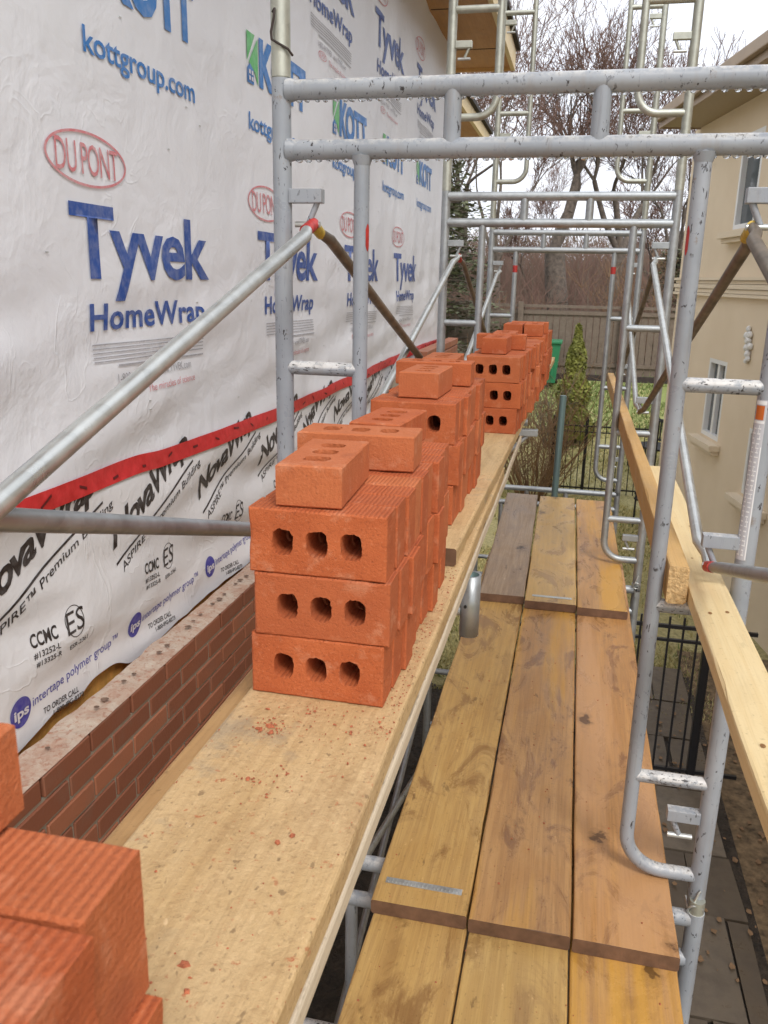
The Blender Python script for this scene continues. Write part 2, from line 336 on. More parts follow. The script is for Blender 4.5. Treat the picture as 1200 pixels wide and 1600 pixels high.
c = m.mix(m.ramp(m.math('MULTIPLY', yy, .01), [(.205, 0.), (.22, 1.)]), c, m.mix(n1, (.10, .07, .045), (.17, .12, .075)))
MAT['turf'] = m.fin(c, .9, m.bump(n2, .8, .05))
MAT['blade'] = simple('dry_grass_blade', (.54, .48, .23), .8)
MAT['blade_g'] = simple('green_grass_blade', (.17, .22, .06), .8)
MAT['mulch'] = simple('tan_mulch', (.16, .11, .06), .9, nscale=18, namt=.6, bs=.8)
MAT['fencewood'] = wood_mat('grey_fence_board', (.175, .135, .105), (.225, .18, .145), (.10, .075, .055), .8, .6, .3, False)
MAT['timber'] = simple('dark_timber', (.045, .032, .028), .8, nscale=10, namt=.3)
MAT['bark'] = simple('grey_brown_bark', (.125, .10, .08), .9, nscale=9, namt=.45, bs=.8)
MAT['twig'] = simple('reddish_twig', (.19, .112, .085), .85)
MAT['twig_grey'] = simple('grey_twig', (.16, .125, .09), .85)
MAT['twig_tan'] = simple('tan_twig', (.24, .145, .075), .85)
MAT['needle'] = simple('dark_needle', (.10, .11, .055), .7, nscale=3, namt=.45)
MAT['cedar'] = simple('golden_cedar', (.17, .18, .028), .7, nscale=5, namt=.5)
MAT['green_pl'] = simple('green_plastic', (.03, .20, .09), .45)
MAT['ornament'] = simple('white_plaster', (.74, .73, .70), .6)
MAT['sticker'] = simple('clear_label', (.55, .56, .60), .4)
MAT['sticker_w'] = simple('white_lettering', (.82, .83, .84), .4)
MAT['orange_l'] = simple('orange_label', (.55, .13, .02), .5)
MAT['teal'] = simple('teal_steel_and_bore_shade', (.17, .26, .26), .4, .4)
MAT['rock'] = simple('pale_rock', (.42, .36, .30), .9, nscale=6, namt=.2)

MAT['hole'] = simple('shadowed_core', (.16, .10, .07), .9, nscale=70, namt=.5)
G = -3.5
# ---------------------------------------------------------------- ground
def gz(x, y):
    if y < 14.6: z = G
    elif y < 20: z = G + (y-14.6)/5.4*1.35
    else: z = G + 1.35 + min(1., (y-20)/60)*1.9
    return z
def build_ground():
    vs_, fs_ = [], []
    ys = [-30, -5, 0, 2, 4, 6, 8, 10, 12, 14, 14.6, 15.5, 17, 18.5, 20, 22, 26, 32, 40, 55, 80, 140, 400]
    xs = [-300, -60, -20, -10, -6, -4, -3, -2, -1, 0, 1, 2, 3, 4, 6, 10, 20, 60, 300]
    for y in ys:
        for x in xs: vs_.append((x, y, gz(x, y) + (0.05*mnoise.noise(Vector((x*.5, y*.5, 0))) if y < 60 else 0)*(1 if y > 6.5 else 0)))
    W = len(xs)
    for j in range(len(ys)-1):
        for i in range(W-1): fs_.append((j*W+i, j*W+i+1, (j+1)*W+i+1, (j+1)*W+i))
    tag(raw('ground', vs_, fs_, MAT['turf'], smooth=True), kind='structure')
build_ground()
def soil():
    n, k = 60, 24; vs_, fs_ = [], []
    for j in range(n+1):
        for i in range(k+1):
            x = -1.7 + 2.15*i/k; y = -2 + 8.7*j/n
            vs_.append((x, y, G + .03 + .05*mnoise.noise(Vector((x*4, y*4, 1))) + .03*mnoise.noise(Vector((x*13, y*13, 4)))))
    for j in range(n):
        for i in range(k): a = j*(k+1)+i; fs_.append((a, a+1, a+k+2, a+k+1))
    tag(raw('soil', vs_, fs_, MAT['soil'], smooth=True), kind='structure')
    mb = MB()
    for _ in range(380):
        x = random.uniform(-1.1, .3); y = random.uniform(-.5, 6.5)
        mb.blob((x, y, G+.04), random.uniform(.012, .045), 1, .3, (1, 1.2, .6))
    tag(mb.build('rubble', MAT['soil']), 'dark lumps of wet soil and rubble under the scaffold', 'rubble', kind='stuff')
soil()
def flags():
    bm = bmesh.new(); lay = bm.loops.layers.color.new('tone'); rnd = random.Random(5)
    y = -2.0
    while y < 7.4:
        h = rnd.uniform(.5, .85); x = .44; first = True
        xe = 1.15 if y < 2.6 else 1.2
        while x < xe:
            w = min(rnd.uniform(.35, .75), xe - x)
            if w < .1: w = xe-x
            g = .008; j = lambda: rnd.uniform(-.012, .012)
            z = G + .055 + rnd.uniform(-.004, .006)
            top = [bm.verts.new((x+g+j(), y+g+j(), z)), bm.verts.new((x+w-g+j(), y+g+j(), z)), bm.verts.new((x+w-g+j(), y+h-g+j(), z)), bm.verts.new((x+g+j(), y+h-g+j(), z))]
            bot = [bm.verts.new((v.co.x, v.co.y, G-.02)) for v in top]
            t = rnd.random(); fl = [bm.faces.new(top)]
            for k in range(4): fl.append(bm.faces.new((top[k], bot[k], bot[(k+1) % 4], top[(k+1) % 4])))
            for f in fl:
                for l in f.loops: l[lay] = (t, t, t, 1)
            x += w
            if x > xe-.03: break
        y += h
    bmesh.ops.recalc_face_normals(bm, faces=bm.faces[:])
    me = bpy.data.meshes.new('path'); bm.to_mesh(me); bm.free(); me.materials.append(MAT['flag'])
    o = bpy.data.objects.new('path', me); COL.objects.link(o); tag(o, kind='structure')
    mb = MB().box((.40, -2, G-.02), (1.25, 7.4, G+.035)); tag(mb.build('path_bed', MAT['soil']), kind='structure')
    # narrow bed of earth against the neighbouring house
    bm2 = MB(); a = R(9.8)
    bm2.quad([(1.2, -2, G+.03), (4.6, -2, G+.03), (2.9, 8, G+.03), (1.2, 8, G+.03)])
    tag(bm2.build('planting_bed', MAT['mulch']), kind='structure')
flags()
def litter():
    rnd = random.Random(31); V, F = [], []
    for _ in range(900):
        x, y = rnd.uniform(.42, 2.4), rnd.uniform(-.5, 7.2); z = G + (.064 if x < 1.2 else .036) + rnd.uniform(0, .006); r = rnd.uniform(.004, .022); a = rnd.uniform(0, 6.28); b = len(V)
        if x < 1.2 and rnd.random() < .5: continue
        for q in range(5): V.append((x+r*rnd.uniform(.6, 1.2)*math.cos(a+q*1.257), y+r*1.6*rnd.uniform(.4, 1.1)*math.sin(a+q*1.257), z+rnd.uniform(0, .008)))
        F.append((b, b+1, b+2, b+3, b+4))
    tag(raw('leaf_litter', V, F, MAT['twig_tan']), 'brown dead leaves scattered over the flagstones and planting bed', 'leaves', kind='stuff')
litter()
def grass():
    vs_, fs_, mi = [], [], []
    rnd = random.Random(3)
    for k in range(60000):
        y = 6.6 + (rnd.random()**1.3)*13.2; x = rnd.uniform(-2.6, 1.4) if y < 14 else rnd.uniform(-2, 3.2)
        if y > 14.7 and x > 3: continue
        if mnoise.noise(Vector((x*1.3, y*1.3, 2))) < -.28: continue
        z = gz(x, y); h = rnd.uniform(.02, .075); a = rnd.uniform(0, 6.28); w = .006 + .0006*y
        dx, dy = math.cos(a)*w, math.sin(a)*w; lx, ly = rnd.uniform(-.04, .04), rnd.uniform(-.04, .04)
        b = len(vs_); vs_ += [(x-dx, y-dy, z), (x+dx, y+dy, z), (x+lx, y+ly, z+h)]; fs_.append((b, b+1, b+2))
        gr = (y > 17.2) or rnd.random() < .15; mi.append(1 if gr and rnd.random() < .8 else 0)
    o = raw('grass', vs_, fs_, [MAT['blade'], MAT['blade_g']]); o.data.polygons.foreach_set('material_index', mi)
    tag(o, 'straw coloured spring grass on the back lawn', 'grass', kind='stuff')
grass()

# ---------------------------------------------------------------- wrapped house on the left
WX = -1.33; YEND = 8.38; SOFZ = 2.03
def seam_z(y): return -.58 + .012*math.sin(y*1.1) - .014*(1/(1+math.exp(-(y-2.4)*25)))*(1/(1+math.exp((y-4.4)*25)))
def disp(y, z):
    """outward bulge of the wrap"""
    n = mnoise.noise
    d = .010*n(Vector((y*1.1, z*1.4, 3.1))) + .004*n(Vector((y*4.2, z*3.6, 9.2)))
    fold = n(Vector((y*1.5 + z*1.2, z*7.0 - y*1.3, 5.5)))
    k = max(0., min(1., (-z + .12)/.35)); d += k*.017*fold
    k2 = max(0., min(1., (y - 3.5)/2.0)); d += k2*.012*n(Vector((y*3.4 - z*1.0, z*1.1 + y*.4, 7.7)))
    kk = max(0., min(1., (-.50 - z)/.12)); kk = kk*kk*(3-2*kk)
    if kk:
        f2 = n(Vector((y*1.1 + z*.7, z*9.0 + y*1.4, 12.5))); d += kk*((.011 + .012*max(0., min(1., (-z-.66)/.15)))*f2 + .012 + .02*max(0, (-z-.85))/.3)
    return d + .012
def wrapX(y, z): return WX + disp(y, z)
def seg_bottom(y): return -1.176 - .02*mnoise.noise(Vector((y*1.6, 0, 0))) + .036*math.exp(-((y-2.03)/.11)**4) + .018*math.exp(-((y-1.80)/.09)**2) + .006*math.sin(y*4.3) + .008*mnoise.noise(Vector((y*9, 3, 0)))

house = thing('house', 'house under construction wrapped in printed white membrane with plywood soffit', 'house', (WX, 4, G))
HL = Vector((WX, 4, G))
def hp(o): o.parent = house; o.matrix_parent_inverse = Matrix.Translation(-HL); return o
hp(MB().box((-3.5, -3, G), (WX-.012, YEND, SOFZ+.3)).build('sheathing', MAT['osb']))
hp(MB().box((WX-.011, -3, -1.45), (WX+.012, YEND-.3, -.95)).build('sheathing_edge', MAT['osb']))
def wrap_sheet(name, y0, y1, zf0, zf1, mat, ny, nz, off=0.0):
    vs_, fs_ = [], []
    for i in range(ny+1):
        y = y0 + (y1-y0)*i/ny; a, b = zf0(y), zf1(y)
        for j in range(nz+1):
            z = a + (b-a)*j/nz; vs_.append((wrapX(y, z)+off, y, z))
    for i in range(ny):
        for j in range(nz): p = i*(nz+1)+j; fs_.append((p, p+nz+1, p+nz+2, p+1))
    return hp(raw(name, vs_, fs_, mat, smooth=True))
house_wrap = wrap_sheet('house_wrap', -1.0, YEND, lambda y: seam_z(y)-.02, lambda y: SOFZ+.005, MAT['wrap'], 520, 150)
# far vertical return of the wrap round the corner
hp(MB().box((WX-.6, YEND-.002, -.6), (WX+.012, YEND+.006, SOFZ)).build('corner_wrap', MAT['wrap']))
lower_wrap = wrap_sheet('lower_membrane', -1.0, YEND-.3, seg_bottom, lambda y: seam_z(y)+.01, MAT['nova'], 520, 60, .002)
tape = wrap_sheet('seam_tape', -1.0, YEND-.1, lambda y: seam_z(y)-.028, lambda y: seam_z(y)+.028, MAT['tape'], 520, 5, .0085)

DG = bpy.context.evaluated_depsgraph_get
def glyph_mesh(body, bold=0.0, shear=0.0, space=1.0, res=3):
    cu = bpy.data.curves.new('t', 'FONT'); cu.body = body; cu.size = 1; cu.offset = bold; cu.shear = shear
    cu.space_character = space; cu.resolution_u = res; cu.fill_mode = 'FRONT'
    ob = bpy.data.objects.new('t', cu); COL.objects.link(ob)
    dg = DG(); dg.update(); me = bpy.data.meshes.new_from_object(ob.evaluated_get(dg))
    bpy.data.objects.remove(ob); bpy.data.curves.remove(cu)
    return me
def lettering(name, body, y0, y1, z0, z1, mat, parent, bold=.02, shear=0.0, space=1.0, rot=0.0, off=.0035, step=.05, cond=None):
    me = glyph_mesh(body, bold, shear, space); bm = bmesh.new(); bm.from_mesh(me); bpy.data.meshes.remove(me)
    xs = [v.co.x for v in bm.verts]; ys = [v.co.y for v in bm.verts]
    x0, x1, a0, a1 = min(xs), max(xs), min(ys), max(ys)
    for v in bm.verts:
        v.co = Vector((0, (v.co.x-x0)/(x1-x0)*(y1-y0), (v.co.y-a0)/(a1-a0)*(z1-z0)))
    if rot:
        c, s_ = math.cos(rot), math.sin(rot)
        for v in bm.verts: y, z = v.co.y, v.co.z; v.co.y = y*c - z*s_; v.co.z = y*s_ + z*c
    for v in bm.verts: v.co.y += y0; v.co.z += z0
    for ax in (1, 2):
        lo = min(v.co[ax] for v in bm.verts); hi = max(v.co[ax] for v in bm.verts)
        t = math.ceil(lo/step)*step
        while t < hi:
            co = Vector((0, 0, 0)); co[ax] = t; no = Vector((0, 0, 0)); no[ax] = 1
            bmesh.ops.bisect_plane(bm, geom=bm.verts[:]+bm.edges[:]+bm.faces[:], plane_co=co, plane_no=no, dist=1e-6); t += step
    return flat_print(name, bm, mat, parent, off)
def flat_print(name, bm, mat, parent, off=.0035):
    for v in bm.verts: v.co.x = wrapX(v.co.y, v.co.z) + off
    me = bpy.data.meshes.new(name); bm.to_mesh(me); bm.free(); me.materials.append(mat)
    me.polygons.foreach_set('use_smooth', [True]*len(me.polygons))
    o = bpy.data.objects.new(name, me); COL.objects.link(o); o.parent = parent
    return o
def oval(name, cy, cz, ry, rz, mat, parent, th=None, off=.0035):
    bm = bmesh.new(); n = 48
    if th:
        a = [bm.verts.new((0, cy+ry*math.cos(2*math.pi*k/n), cz+rz*math.sin(2*math.pi*k/n))) for k in range(n)]
        b = [bm.verts.new((0, cy+(ry-th)*math.cos(2*math.pi*k/n), cz+(rz-th*.75)*math.sin(2*math.pi*k/n))) for k in range(n)]
        for k in range(n): bm.faces.new((a[k], a[(k+1) % n], b[(k+1) % n], b[k]))
    else:
        rings = [[bm.verts.new((0, cy+ry*q*math.cos(2*math.pi*k/n), cz+rz*q*math.sin(2*math.pi*k/n))) for k in range(n)] for q in (1, .66, .33)]
        for r1, r2 in zip(rings, rings[1:]):
            for k in range(n): bm.faces.new((r1[k], r1[(k+1) % n], r2[(k+1) % n], r2[k]))
        bm.faces.new(rings[-1])
    return flat_print(name, bm, mat, parent, off)
def strips(name, rows, mat, parent, off=.0035):
    bm = bmesh.new()
    for (y0, z0, y1, z1, th) in rows:
        n = max(2, int(abs(y1-y0)/.04)); pr = None
        for i in range(n+1):
            y = y0+(y1-y0)*i/n; z = z0+(z1-z0)*i/n
            c = (bm.verts.new((0, y, z-th/2)), bm.verts.new((0, y, z+th/2)))
            if pr: bm.faces.new((pr[0], c[0], c[1], pr[1]))
            pr = c
    return flat_print(name, bm, mat, parent, off)
def poly(name, polys, mat, parent, off=.0035):
    bm = bmesh.new()
    for p in polys: bm.faces.new([bm.verts.new((0, y, z)) for y, z in p])
    return flat_print(name, bm, mat, parent, off)
HW = house_wrap; LW = lower_wrap
def tyvek_block(y, dz, small=True):
    far = y > 7.8
    lettering('wordmark', 'Tyvek', y, y+.86, -.078+dz, .18+dz, MAT['ink_navy'], HW, .022, space=.93)
    lettering('sub_wordmark', 'HomeWrap', y+.07, y+.81, -.182+dz, -.083+dz, MAT['ink_navy'], HW, .022, space=1.04)
    oval('oval_emblem', y+.11, .292+dz, .20, .070, MAT['ink_red'], HW, .009)
    lettering('emblem_lettering', 'DU PONT', y+.11-.155, y+.11+.155, .252+dz, .332+dz, MAT['ink_red'], HW, .0, space=.9)
    rows = [(y+.08, z-.005+dz, y+.80, z+dz-.017, .0035) for z in (-.192, -.204, -.216, -.228, -.240)] + [(y+.2, -.262+dz, y+.80, -.276+dz, .005)]
    strips('fine_print', rows, MAT['ink_grey'], HW)
    lettering('phone_line', '1-800-44-TYVEK   www.TYVEK.com', y+.19, y+.69, -.313+dz, -.287+dz, MAT['ink_grey'], HW, .0)
    oval('small_oval', y+.255, -.343+dz, .065, .020, MAT['ink_red'], HW, .004)
    lettering('small_oval_lettering', 'DU PONT', y+.205, y+.305, -.354+dz, -.332+dz, MAT['ink_red'], HW, .0)
    lettering('slogan', 'The miracles of science', y+.36, y+.71, -.36+dz, -.336+dz, MAT['ink_red'], HW, .0)
for k in range(-1, 5):
    y = 2.055 + 1.342*k
    if y < 7.4: tyvek_block(y, 0)
for k in range(0, 4):
    y = 2.72 + 1.342*k
    if 3.2 < y < 7.3: tyvek_block(y, 1.38)
for k in range(0, 5):
    y = 2.17 + 1.17*k
    lettering('builder_wordmark', 'KOTT', y+.13, y+.70, .727, .912, MAT['ink_blue'], HW, .048, space=.95)
    poly('leaf_emblem', [[(y, .905), (y+.085, .905), (y, .80)], [(y+.02, .80), (y+.115, .90), (y+.115, .73), (y+.085, .77)]], MAT['ink_green'], HW)
    poly('house_emblem', [[(y+.0, .725), (y+.07, .725), (y+.07, .775), (y+.035, .80), (y+.0, .775)]], MAT['ink_blue'], HW)
    poly('emblem_pane', [[(y+.012, .735), (y+.03, .735), (y+.03, .75), (y+.012, .75)], [(y+.04, .735), (y+.058, .735), (y+.058, .75), (y+.04, .75)], [(y+.012, .757), (y+.03, .757), (y+.03, .772), (y+.012, .772)], [(y+.04, .757), (y+.058, .757), (y+.058, .772), (y+.04, .772)]], MAT['ink_paper'], HW, .006)
    lettering('web_address', 'kottgroup.com', y+.01, y+.69, .537, .622, MAT['ink_blue'], HW, .012, space=.97)
for k in range(0, 9):
    y = 1.53 + .605*k; rt_ = R(20)
    if y > 6.2: break
    c, s_ = math.cos(rt_), math.sin(rt_)
    # only the part of the slanted print below the red tape shows
    lettering('slanted_wordmark', 'NovaWrap', y, y+.60, -.822, -.715, MAT['ink_black'], LW, .03, shear=.35, space=.86, rot=rt_, step=.04)
    strips('slanted_rule', [(y+.0, -.845, y+.6*c, -.845+.6*s_, .008)], MAT['ink_black'], LW)
    lettering('slanted_subtitle', 'ASPIRE™ Premium Building', y+.03, y+.66, -.885, -.852, MAT['ink_black'], LW, .008, shear=.2, rot=rt_)
    yc = 1.71 + .60*k - .02*(k > 0)
    lettering('code_mark', 'CCMC', yc, yc+.105, -.932, -.895, MAT['ink_black'], LW, .025, rot=R(-6))
    lettering('code_number', '#13252-L', yc, yc+.105, -.962, -.944, MAT['ink_black'], LW, .015, rot=R(-6))
    lettering('code_number', '#13325-R', yc+.003, yc+.108, -.985, -.969, MAT['ink_black'], LW, .015, rot=R(-6))
    lettering('approval_mark', 'ES', yc+.14, yc+.225, -.955, -.895, MAT['ink_black'], LW, .0, shear=.2)
    oval('approval_ring', yc+.182, -.926, .040, .045, MAT['ink_black'], LW, .003, .003)
    lettering('approval_number', 'ESR-2361', yc+.145, yc+.23, -.998, -.984, MAT['ink_black'], LW, .01)
    yi = 1.645 + .575*k
    oval('maker_disc', yi, -1.075, .042, .040, MAT['ink_violet'], LW)
    lettering('maker_initials', 'ips', yi-.03, yi+.03, -1.098, -1.062, MAT['ink_paper'], LW, .03, off=.006)
    lettering('maker_name', 'intertape polymer group™', yi+.05, yi+.47, -1.094, -1.058, MAT['ink_violet'], LW, .0)
    lettering('contact_line', 'TO ORDER CALL', yi+.09, yi+.25, -1.130, -1.113, MAT['ink_black'], LW, .015, rot=R(-5))
    lettering('contact_line', '1-800-IPG-8273', yi+.13, yi+.27, -1.154, -1.140, MAT['ink_black'], LW, .015, rot=R(-5))
tp = []
random.seed(11)
for k in range(40):
    y = .9 + k*.18; z = seam_z(y)
    tp.append((y, z+random.uniform(-.014, .014), y+random.uniform(.012, .05), z+random.uniform(-.012, .012), .008))
strips('tape_print', tp, MAT['tape_ink'], tape, .0105)
# staples and little tears
stp = MB()
for _ in range(70):
    y = random.uniform(1.5, 8); z = random.uniform(-.5, 1.9); x = wrapX(y, z)+.002
    stp.box((x, y-.006, z-.0012), (x+.0015, y+.006, z+.0012))
stp.build('staple', MAT['galv'], HW)
# soffit and eaves
sof = MB().box((WX-.02, -2.5, SOFZ), (-.84, 9.1, SOFZ+.018)); sof.box((-3.4, YEND+.01, SOFZ), (WX-.022, 9.1, SOFZ+.018)); hp(sof.build('soffit', MAT['soffit']))
jn = MB()
for y in (1.2, 2.4, 3.6, 4.8, 6.0, 7.2, 8.4): jn.box((WX+.02, y-.004, SOFZ-.0045), (-.86, y+.004, SOFZ-.0005))
hp(jn.build('soffit_joint', MAT['timber']))
hp(MB().box((-.838, -2.5, SOFZ-.03), (-.80, 9.14, SOFZ+.16)).build('fascia_board', MAT['lum_pale']))
hp(MB().box((-3.4, 9.102, SOFZ-.03), (-.842, 9.14, SOFZ+.16)).build('fascia_board', MAT['lum_orange']))
hp(MB().box((-3.4, -2.5, SOFZ+.163), (-.76, 9.2, SOFZ+.20)).build('roof_edge', MAT['shingle']))
# lower eave of the rear wing
lw = MB().box((-3.4, 10.2, SOFZ-.45), (-2.05, 13.5, SOFZ-.01)); lw.box((-3.4, 10.2, G), (-2.3, 13.5, SOFZ-.46)); hp(lw.build('rear_wing_wall', MAT['wrap']))
hp(MB().box((-2.3, 10.1, SOFZ-.005), (-1.60, 13.9, SOFZ+.012)).build('rear_soffit', MAT['soffit']))
hp(MB().box((-1.598, 10.1, SOFZ-.02), (-1.55, 13.9, SOFZ+.14)).build('fascia_board', MAT['lum_pale']))
hp(MB().box((-2.6, 10.0, SOFZ+.145), (-1.50, 13.95, SOFZ+.20)).build('roof_edge', MAT['shingle']))

# ---------------------------------------------------------------- new brick wall against the wrapped house
BF, BB, BT = -1.155, -1.258, -1.158
def brick_wall():
    t = thing('brick_wall', 'dark red brick wall being laid in front of the wrapped house', 'brick wall', (BF, 3, G))
    off = Vector((BF, 3, G)); rnd = random.Random(21)
    bm = bmesh.new(); lay = bm.loops.layers.color.new('tone')
    def brick(x0, y0, z0, x1, y1, z1, tt):
        j = lambda a: rnd.uniform(-a, a)
        xf = x1 + j(.002)
        g = bmesh.ops.create_cube(bm, size=1, matrix=Matrix.Translation(((x0+xf)/2, (y0+y1)/2, (z0+z1)/2)) @ Matrix.Rotation(j(.004), 4, 'X') @ Matrix.Diagonal((xf-x0, y1-y0, z1-z0, 1)))
        fs = set(f for v in g['verts'] for f in v.link_faces)
        for f in fs:
            for l in f.loops: l[lay] = (tt, tt, tt, 1)
        es = list(set(e for v in g['verts'] for e in v.link_edges))
        r = bmesh.ops.bevel(bm, geom=es, offset=.003, segments=1, affect='EDGES')
        for f in r['faces']:
            for l in f.loops: l[lay] = (tt, tt, tt, 1)
    ch = .067; mod = .209
    courses = 34
    top_y = {}
    for c in range(-9, courses):
        z1 = BT - .0 - c*ch
        if c < 0:
            ys = 5.7 + .12*(-c-1)       # racked-back lead by the corner
        else: ys = -1.2
        y = ys + (.5*mod if c % 2 else 0)
        if c < 0: y = ys
        if c > 14: continue
        while y < 8.4:
            L = mod-.010
            brick(BB+.002, y, z1-.057, BF, min(y+L, 8.45), z1, rnd.random()**1.4 if c >= 0 else .75+rnd.random()*.5)
            y += mod
    me = bpy.data.meshes.new('brick_courses'); bmesh.ops.recalc_face_normals(bm, faces=bm.faces[:]); bm.to_mesh(me); bm.free(); me.materials.append(MAT['wallbrick'])
    o = bpy.data.objects.new('brick_courses', me); COL.objects.link(o); o.parent = t; o.matrix_parent_inverse = Matrix.Translation(-off)
    mo = MB().box((BB+.004, -1.2, BT-15*ch), (BF-.006, 8.44, BT-.0574))
    mo.box((BB+.004, 5.8, BT-.05), (BF-.006, 8.44, BT+8*ch)); mo.box((BB-.0, -1.2, G), (BF-.001, 8.44, BT-15*ch-.001))
    o = mo.build('mortar_joints', MAT['mortar'], t); o.matrix_parent_inverse = Matrix.Translation(-off)
    # rough mortar-smeared bed with the brick cores showing
    n, k = 300, 8; vs_, fs_ = [], []
    for i in range(n+1):
        y = -.9 + 6.7*i/n
        for jx in range(k+1):
            x = BB+.001 + (BF-.003-BB)*jx/k
            e = 1 if 0 < jx < k else .3
            vs_.append((x + (0 if jx else -.02*abs(mnoise.noise(Vector((0, y*6, 3))))), y, BT + .0015 + e*(.004 + .006*mnoise.noise(Vector((x*40, y*25, 0))) + .004*mnoise.noise(Vector((x*90, y*90, 3))))))
    for i in range(n):
        for jx in range(k): a = i*(k+1)+jx; fs_.append((a, a+1, a+k+2, a+k+1))
    o = raw('mortar_bed', vs_, fs_, MAT['bed'], t, True); o.matrix_parent_inverse = Matrix.Translation(-off)
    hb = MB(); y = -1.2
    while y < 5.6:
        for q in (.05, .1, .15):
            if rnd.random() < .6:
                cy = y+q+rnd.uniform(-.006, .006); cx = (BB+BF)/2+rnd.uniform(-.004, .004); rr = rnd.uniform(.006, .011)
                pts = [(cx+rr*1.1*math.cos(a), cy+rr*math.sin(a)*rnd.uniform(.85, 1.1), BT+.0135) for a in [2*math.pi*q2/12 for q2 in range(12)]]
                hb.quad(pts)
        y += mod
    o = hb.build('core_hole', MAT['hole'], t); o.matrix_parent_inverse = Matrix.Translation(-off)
brick_wall()

# ---------------------------------------------------------------- scaffold
TR = .0212
def frame(name, label, Y, zb, metal, legd=.184, curve=.114, rungs=(.375, .824, 1.333), xl=-.672, xr=.405, drops=False, red=None, top=True, pin=False, group=None, clips=(1.655, .93, .222), bars=True, bars_z=(1.932, 1.811), H=1.955):
    t = thing(name, label, 'scaffold frame', (0, Y, zb), 0, group)
    for x in (xl, xr):
        p = MB(); p.tube([(x, 0, .0), (x, 0, H)], TR, 20); p.build('post', metal, t)
        if top:
            MB().tube([(x, 0, H-.001), (x, 0, H+.035)], TR*.90, 18).build('coupling_sleeve', MAT['galv_warm'], t)
    if bars:
        for bz in bars_z: MB().tube([(xl+.012, 0, bz), (xr-.012, 0, bz)], TR*.98, 20).build('cross_bar', metal, t)
        for x in (-.292, .013): MB().tube([(x, 0, bars_z[1]), (x, 0, bars_z[0])], TR*.88, 16).build('strut', metal, t)
    for x, s_ in ((xl, 1), (xr, -1)):
        xi = x + s_*legd; zt = bars_z[1] if bars else H
        rc = .095
        pts = [(xi, 0, zt), (xi, 0, curve+rc)] + [tuple(p) for p in arc((xi - s_*rc, 0, curve+rc), rc, 0, -90, 8, ax=(s_, 0, 0))][1:] + [(x+s_*.004, 0, curve)]
        MB().tube(pts, .0175, 16).build('ladder_leg', metal, t)
        for rz in rungs:
            MB().tube([(x+s_*.004, 0, rz), (xi, 0, rz)], .0165, 14).build('rung', MAT['paint_crust'] if metal is MAT['paint'] else metal, t)
        # brace brackets: a flat bar, a sloping strut and the lock pin
        for cz in clips:
            c = MB(); c.box((min(x+s_*.018, x+s_*.095), -.014, cz+.045), (max(x+s_*.018, x+s_*.095), .014, cz+.075), .002)
            ang = [(x+s_*.088, 0, cz+.06), (x+s_*.062, 0, cz+.004)]
            c.tube(ang, .007, 8); c.build('brace_bracket', metal, t)
            MB().tube([(x+s_*.03, 0, cz), (x+s_*.088, 0, cz)], .0065, 10).build('lock_pin', MAT['galv'], t)
    if drops:
        d = MB(); rnd = random.Random(4)
        for bz in bars_z:
            x = xl+.04
            while x < xr-.03:
                g = bmesh.ops.create_icosphere(d.bm, subdivisions=2, radius=rnd.uniform(.0035, .0055))
                for v in g['verts']: v.co = Vector((v.co.x*1.5, v.co.y*1.2, v.co.z)) + Vector((x, rnd.uniform(-.004, .004), bz-TR*.98-.001))
                x += rnd.uniform(.014, .026)
        for f in d.bm.faces: f.smooth = True
        tag(d.build('water_drops', MAT['water'], t), 'row of rain drops hanging under the bars', kind='stuff')
        for x in (xl, xr):
            for bz in bars_z: sg = 1 if x < 0 else -1; MB().tube([(x + sg*.014, 0, bz), (x + sg*.034, 0, bz)], [TR*1.22, TR*1.0], 14).build('weld_bead', metal, t)
        for q in (xl+legd, xr-legd): MB().tube([(q, 0, bars_z[1]-.014), (q, 0, bars_z[1]-.034)], [TR*1.15, .0176], 14).build('weld_bead', metal, t)
    if red:
        for x in red: MB().tube([(x, 0, 1.70), (x, 0, 1.65)], .0181, 16).build('red_mark', MAT['red_paint'], t)
    if pin:
        q = MB(); x = xr
        q.tube(arc((x-.004, -.031, .035), .018, 0, 330, 16, ax=(1, 0, 0), ay=(0, -.25, .97)), .003, 8)
        q.tube([(x-.012, -.03, .045), (x, -.026, .085), (x+.004, -.024, .09)], .003, 8); q.tube([(x-.01, -.026, .03), (x-.004, -.022, -.03)], .0025, 8)
        q.tube([(x-.02, -.024, .03), (x-.02, .024, .03)], .004, 8)
        q.build('hitch_pin', MAT['galv'], t)
        MB().tube([(x, 0, -.002), (x, 0, .002)], TR*1.04, 20).build('joint_ring', MAT['timber'], t)
    return t
F1, F2, F3 = 1.90, 4.27, 6.52; ZB = -1.54
P, GV, GO, GW = MAT['paint'], MAT['galv'], MAT['galv_old'], MAT['galv_warm']
grp = 'scaffold frames along the wall'
f1 = frame('scaffold', 'nearest scaffold frame, chipped pale grey paint with rain drops under its top bars', F1, ZB, P, drops=True, pin=True, group=grp)
